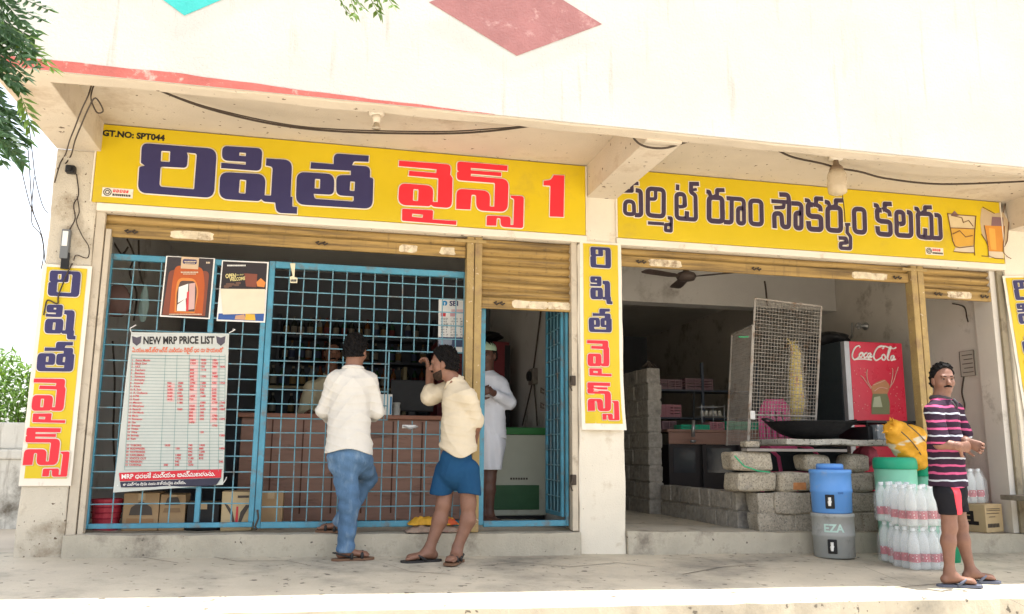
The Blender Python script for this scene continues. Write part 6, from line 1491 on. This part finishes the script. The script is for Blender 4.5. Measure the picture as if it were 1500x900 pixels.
pB=person('bearded man in a cream shirt and blue shorts holding the grille with a raised hand',MAT['skinA'],b,loc=Vector((hp1.x,Yb,zB)))
head_extras(pB,hB,fB,uB,rB,.97,tache=True,beard=True,skinmat=MAT['skinA'],hair_grow=.018,wavy=.010,hairline=(.058,.074))
MAT['shirtB']=clothmat('cream shirt cotton',(.54,.465,.345)); MAT['shorts']=clothmat('royal blue shorts',(.014,.058,.13))
axis=(.30,.93,0)
sB=[('sc',J(670,582,Yb),J(671,625,Yb),.114,.118,axis,.92,.05),('sc',J(671,625,Yb),J(671,690,Yb),.120,.156,axis,1.,.04),('c',shN+V_(-.02,0,0),nk,.055,.055,.04),('c',shF+V_(.03,-.03,0),shN+V_(-.03,.03,.0),.062,.066,.05),('c',nk+V_(0,0,-.02),nk+uB*.020-fB*.005,.068,.058,.02),
    ('c',shN,elN+V_(0,0,.02),.062,.058,.03),('c',shF,elF,.070,.066,.03),('c',elF,elF.lerp(wrF,.22),.064,.058,.02)]
hz=J(671,668,Yb).z
obj('shirt',sdf_mesh(sB,.0055,wrink(.012,4),[lambda X,Y,Z:hz-.035*np.cos((X-pv.x)*19)+.02-.12*(X-pv.x)-Z]),MAT['shirtB'],pB,smooth=True)
bm=NB(); 
for sg in (-1,1): tube(bm,[nk+fB*-.055+uB*.045,nk+rB*sg*.058+uB*.035,nk+rB*sg*.045+fB*.05+uB*.012,nk+rB*sg*.022+fB*.085-uB*.03],[.012,.013,.013,.006],7)
obj('collar',bm,MAT['shirtB'],pB,smooth=True)
s2_=[('sc',J(668,674,Yb),J(668,692,Yb),.118,.132,axis,.95,.04),('c',hp1,J(646,722,Yb+.03),.092,.084,.015),('c',hp2,J(688,722,Yb-.06),.092,.084,.015)]
hs=J(668,724,Yb).z
obj('shorts',sdf_mesh(s2_,.0055,wrink(.005,6,22,12),[lambda X,Y,Z:hs+.01*np.sin(X*20)-Z]),MAT['shorts'],pB,smooth=True)
sandal(pB,an1,(-1,-.22),zB,MAT['blacksole'],MAT['blacksole'],1.05); sandal(pB,an2,(-.45,-.85),zB,MAT['brownsole'],MAT['blacksole'],1.0,wrap=True)
# ---- C: striped T-shirt, hands clasped
Yc=-1.36; zC=FZ(4.28,-1.38); zC2=FZ(4.45,-1.28)
hC=J(1381,556,Yc); fC,uC,rC=frame((-.27,-.96,-.08))
nk=J(1378,588,Yc); ch=J(1383,625,Yc); pv=J(1391,712,Yc)
shN=J(1368,604,Yc-.08); shF=J(1396,602,Yc+.13); elN=J(1376,650,Yc-.12); elF=J(1412,645,Yc+.10); wrN=J(1404,654,Yc-.20); wrF=J(1415,647,Yc-.13)
hp1=J(1388,725,Yc-.05); kn1=J(1391,772,Yc-.06); an1=J(1391,838,Yc-.06); hp2=J(1397,725,Yc+.08); kn2=J(1407,770,Yc+.08); an2=J(1422,836,Yc+.05)
pr,_,_=head_prims(hC,fC,uC,rC,.90)
c1=kn1.lerp(an1,.33)+V_(-.010,0,0); c2=kn2.lerp(an2,.33)+V_(-.010,0,0)
b=pr+[('c',hC-uC*.05-fC*.02,nk,.046,.050,.03),('c',nk,ch,.05,.07,.05),('sc',ch,pv,.09,.10,(.66,-.74,0),.7,.05),('c',shN,elN,.040,.036,.03),('c',elN,wrN,.038,.028,.02),('c',shF,elF,.040,.036,.03),('c',elF,wrF,.036,.028,.02)]
b+=hand_prims(wrN,(.93,.15,-.05),(-.1,.95,.1),-1,.55,1.0)+hand_prims(wrF,(.55,-.5,-.35),(-.5,-.75,-.2),1,.75,1.0)
b+=[('c',hp1,kn1,.065,.046,.03),('c',kn1,c1,.043,.045,.03),('c',c1,an1,.044,.029,.03),('c',hp2,kn2,.065,.046,.03),('c',kn2,c2,.043,.045,.03),('c',c2,an2,.044,.029,.03)]
b+=foot_prims(an1,(.93,-.32),.95,zC+.018)+foot_prims(an2,(.95,-.22),.93,zC2+.018)
pC=person('moustached man in a pink striped dark T-shirt with clasped hands at the platform edge',MAT['skinC'],b,vox=.005,loc=Vector((hp1.x,Yc,zC)))
head_extras(pC,hC,fC,uC,rC,.90,tache=True,skinmat=MAT['skinC'],hair_grow=.013,wavy=.007,hairline=(.050,.074))
def stripes():
    m=bpy.data.materials.new('striped jersey'); m.use_nodes=True; t=m.node_tree; L=t.links.new; b=t.nodes['Principled BSDF']; b.inputs['Roughness'].default_value=.85; b.inputs['Specular IOR Level'].default_value=.1
    co=t.nodes.new('ShaderNodeTexCoord').outputs['Object']; sp=t.nodes.new('ShaderNodeSeparateXYZ'); L(co,sp.inputs[0])
    n=t.nodes.new('ShaderNodeTexNoise'); n.inputs['Scale'].default_value=9; L(co,n.inputs['Vector'])
    def mth(op,a,bb):
        q=t.nodes.new('ShaderNodeMath'); q.operation=op
        for i,v in enumerate((a,bb)):
            if isinstance(v,(int,float)): q.inputs[i].default_value=v
            else: L(v,q.inputs[i])
        return q.outputs[0]
    z=mth('ADD',sp.outputs[2],mth('MULTIPLY',n.outputs['Fac'],.03)); z=mth('FRACT',mth('MULTIPLY',z,1/.150),0)
    r=t.nodes.new('ShaderNodeValToRGB'); r.color_ramp.interpolation='CONSTANT'; e=r.color_ramp.elements
    dkc=(.032,.018,.032,1); pkc_=(.46,.085,.19,1); wh=(.42,.45,.50,1)
    e[0].position=0; e[0].color=pkc_; e[1].position=.10; e[1].color=dkc
    for p_,c_ in ((.34,pkc_),(.43,dkc),(.68,wh),(.755,dkc)): q=e.new(p_); q.color=c_
    L(z,r.inputs[0]); L(r.outputs[0],b.inputs['Base Color']); return m
axis=(.66,-.74,0)
sC=[('c',shN+V_(.01,.02,.0),nk,.050,.052,.04),('c',shF+V_(-.01,-.02,0),nk,.050,.052,.04),('sc',J(1382,612,Yc),J(1385,655,Yc),.128,.132,axis,.80,.05),('sc',J(1385,655,Yc),J(1389,715,Yc),.132,.142,axis,.86,.04),('c',shN+V_(.02,.02,0),shF+V_(-.02,-.02,0),.055,.055,.05),('c',nk+V_(0,0,-.02),nk+uC*.010,.060,.052,.02),('c',shN,elN+V_(-.004,0,.040),.060,.064,.02),('c',shF,elF+V_(0,0,.05),.062,.060,.03)]
hz=J(1389,713,Yc).z
obj('striped_shirt',sdf_mesh(sC,.005,wrink(.009,9,20,20),[lambda X,Y,Z:hz+.006*np.sin(X*25)-Z]),stripes(),pC,smooth=True)
bm=NB(); tube(bm,[nk+V_(.060*math.cos(a),.060*math.sin(a),.016-.012*math.cos(a)) for a in [i/16*2*math.pi for i in range(16)]],.014,7,True)
for sg in (-1,1): tube(bm,[nk+V_(.02+.03*sg,-.058,.012),nk+V_(.05+.02*sg,-.072,-.015),nk+V_(.055+.004*sg,-.082,-.05)],[.013,.012,.004],6)
obj('collar',bm,FL('grey jersey collar',(.055,.05,.055),.85),pC,smooth=True)
s3=[('sc',J(1390,700,Yc),J(1392,722,Yc),.118,.120,axis,.9,.04),('c',hp1,J(1391,748,Yc-.06),.082,.072,.03),('c',hp2,J(1403,746,Yc+.08),.082,.072,.03)]
hs=J(1391,752,Yc).z
cutS=[lambda X,Y,Z:hs+.04*(X-pv.x)-Z]
MAT['blkcloth']=clothmat('black jersey shorts',(.014,.014,.017))
obj('shorts',sdf_mesh(s3,.005,wrink(.004,3,22,12),cutS),MAT['blkcloth'],pC,smooth=True)
px_=J(1402,735,Yc-.1).x; zt_=J(1395,708,Yc).z
obj('red_side_panel',sdf_mesh(s3,.005,wrink(.004,3,22,12),cutS+[lambda X,Y,Z:np.abs(X+.25*(Z-zt_)*-.0-(px_-.022)-(zt_-Z)*.10)-.030,lambda X,Y,Z:Z-zt_+.0*X,lambda X,Y,Z:Y-(Yc-.01)],.004),FL('coral red panel',(.62,.06,.085),.8),pC,smooth=True)
greysole=FL('grey blue slipper',(.10,.11,.15),.6)
sandal(pC,an1,(.93,-.32),zC,greysole,greysole,1.0); sandal(pC,an2,(.95,-.22),zC2,greysole,greysole,.97)
# ---- D: shopkeeper behind the counter
Yd=1.98
hD=J(487,517,Yd); fD,uD,rD=frame((.15,-.98,-.15))
nk=J(485,553,Yd); pv=J(478,650,Yd); shL=J(455,568,Yd); shR=J(513,572,Yd); elL=J(443,612,Yd-.08); elR=J(516,625,Yd-.08); wrL=J(455,604,Yd-.36); wrR=J(500,604,Yd-.36)
zD=ST(-.4)-.004
pr,_,_=head_prims(hD,fD,uD,rD,1.0)
hpL=V_(pv.x-.09,Yd,.95); hpR=V_(pv.x+.09,Yd,.95)
b=pr+[('c',hD-uD*.06,nk,.054,.058,.03),('c',nk,nk.lerp(pv,.3),.05,.08,.05),('sc',nk.lerp(pv,.3),pv,.11,.12,(0,1,0),.7,.05),('c',shL,elL,.05,.042,.03),('c',elL,wrL,.040,.028,.02),('c',shR,elR,.05,.042,.03),('c',elR,wrR,.040,.028,.02)]+hand_prims(wrL,(.2,-.9,-.1),(0,0,-1),-1,.3)+hand_prims(wrR,(-.2,-.9,-.1),(0,0,-1),1,.3)
for h_ in (hpL,hpR): b+=[('c',h_,V_(h_.x,Yd,.55),.075,.055,.03),('c',V_(h_.x,Yd,.55),V_(h_.x,Yd+.02,zD+.08),.052,.038,.03)]+foot_prims(V_(h_.x,Yd+.02,zD+.08),(0,-1),1.,zD+.002)
pD=person('shopkeeper in an open necked khaki shirt standing behind the counter in the shade',MAT['skinB'],b,vox=.007,loc=Vector((pv.x,Yd,zD)))
head_extras(pD,hD,fD,uD,rD,1.0,tache=True,skinmat=MAT['skinB'])
MAT['khaki']=clothmat('khaki shirt',(.50,.44,.30)); axis=(0,1,0)
sD=[('sc',J(484,572,Yd),pv,.165,.165,axis,.75,.05),('c',shL+V_(.03,0,0),shR+V_(-.03,0,0),.065,.065,.05),('c',nk+V_(0,0,-.03),nk+V_(0,.01,.01),.075,.066,.02),('c',shL,elL,.068,.060,.03),('c',elL,elL.lerp(wrL,.5),.058,.046,.02),('c',shR,elR,.068,.060,.03),('c',elR,elR.lerp(wrR,.5),.058,.046,.02)]
obj('shirt',sdf_mesh(sD,.007,wrink(.007,12),[lambda X,Y,Z:.98-Z]),MAT['khaki'],pD,smooth=True)
bm=NB()
for sg in (-1,1): tube(bm,[nk+V_(0,.06,.045),nk+V_(sg*.065,.01,.03),nk+V_(sg*.055,-.06,-.02),nk+V_(sg*.03,-.10,-.09)],[.014,.016,.018,.006],7)
obj('collar',bm,MAT['khaki'],pD,smooth=True)
obj('trousers',sdf_mesh([('sc',V_(pv.x,Yd,1.0),V_(pv.x,Yd,.92),.15,.155,axis,.8,.04)]+[q for h_ in (hpL,hpR) for q in (('c',h_,V_(h_.x,Yd,.55),.095,.08,.03),('c',V_(h_.x,Yd,.55),V_(h_.x,Yd+.02,zD+.06),.08,.065,.03))],.008),clothmat('dark trousers',(.04,.04,.05)),pD,smooth=True)
# ---- E: man in white with a pale green cap, in the doorway
Ye=.95
hE=J(714,520,Ye); fE,uE,rE=frame((-.55,-.80,-.18)); zE=ST(1.4)-.004
nk=J(714,548,Ye); pv=J(716,640,Ye); shL=J(693,562,Ye+.05); shR=J(733,564,Ye-.02); elR=J(746,590,Ye-.08); wrR=J(716,572,Ye-.24); elL=J(684,605,Ye-.05); wrL=J(700,578,Ye-.24)
hp1=J(706,655,Ye); kn1=J(706,702,Ye-.03); an1=V_(kn1.x-.01,Ye-.02,zE+.085); hp2=J(724,655,Ye); kn2=J(718,702,Ye-.02); an2=V_(kn2.x-.002,Ye-.03,zE+.085)
pr,_,_=head_prims(hE,fE,uE,rE,.96)
b=pr+[('c',hE-uE*.06,nk,.05,.054,.03),('c',nk,nk.lerp(pv,.3),.05,.08,.05),('sc',nk.lerp(pv,.3),pv,.10,.11,(-.55,-.80,0),.7,.05),('c',shL,elL,.045,.04,.03),('c',elL,wrL,.038,.027,.02),('c',shR,elR,.045,.04,.03),('c',elR,wrR,.038,.027,.02)]+hand_prims(wrR,(-.8,.2,.15),(0,1,0),1,.6)+hand_prims(wrL,(.6,-.2,.3),(0,1,0),-1,.5)
for h_,k_,a_ in ((hp1,kn1,an1),(hp2,kn2,an2)): 
    c_=k_.lerp(a_,.3); b+=[('c',h_,k_,.07,.050,.03),('c',k_,c_,.046,.048,.03),('c',c_,a_,.047,.032,.03)]+foot_prims(a_,(.35,-.9),.98,zE+.003)
pE=person('man in a white shirt, white wrap and pale green cap standing in the doorway',MAT['skinE'],b,vox=.006,loc=Vector((pv.x,Ye,zE)))
head_extras(pE,hE,fE,uE,rE,.96,tache=False,skinmat=MAT['skinE'])
MAT['whitecloth']=clothmat('bluish white cotton',(.66,.67,.72)); _,LE,RmE=head_prims(hE,fE,uE,rE,.96)
obj('cap',sdf_mesh([('e',LE(-.006,.045,0),(.082,.100,.080),RmE,.02)],.005,None,[lambda X,Y,Z:LE(0,.035,0).z-Z]),clothmat('pale green cap',(.42,.55,.40)),pE,smooth=True)
axis=(-.55,-.80,0)
sE=[('sc',J(714,566,Ye),J(716,645,Ye),.150,.165,axis,.8,.05),('c',shL,shR,.064,.064,.05),('c',nk+V_(0,0,-.02),nk+V_(0,0,.015),.066,.058,.02),('c',shR,elR,.066,.060,.03),('c',elR,elR.lerp(wrR,.62),.060,.046,.02),('c',shL,elL,.066,.060,.03),('c',elL,elL.lerp(wrL,.5),.060,.046,.02)]
hz=J(716,642,Ye).z; obj('shirt',sdf_mesh(sE,.006,wrink(.007,15),[lambda X,Y,Z:hz+.015*np.sin(X*14)-Z]),MAT['whitecloth'],pE,smooth=True)
hz2=J(716,688,Ye).z; obj('folded_wrap',sdf_mesh([('sc',J(716,630,Ye),J(715,650,Ye),.15,.155,axis,.85,.04),('sc',J(715,650,Ye),J(712,700,Ye),.155,.135,axis,.80,.04)],.006,lambda X,Y,Z:.007*np.sin(X*60+np.sin(Z*8))+.004*np.sin(X*25+Z*20),[lambda X,Y,Z:hz2-Z]),MAT['whitecloth'],pE,smooth=True)
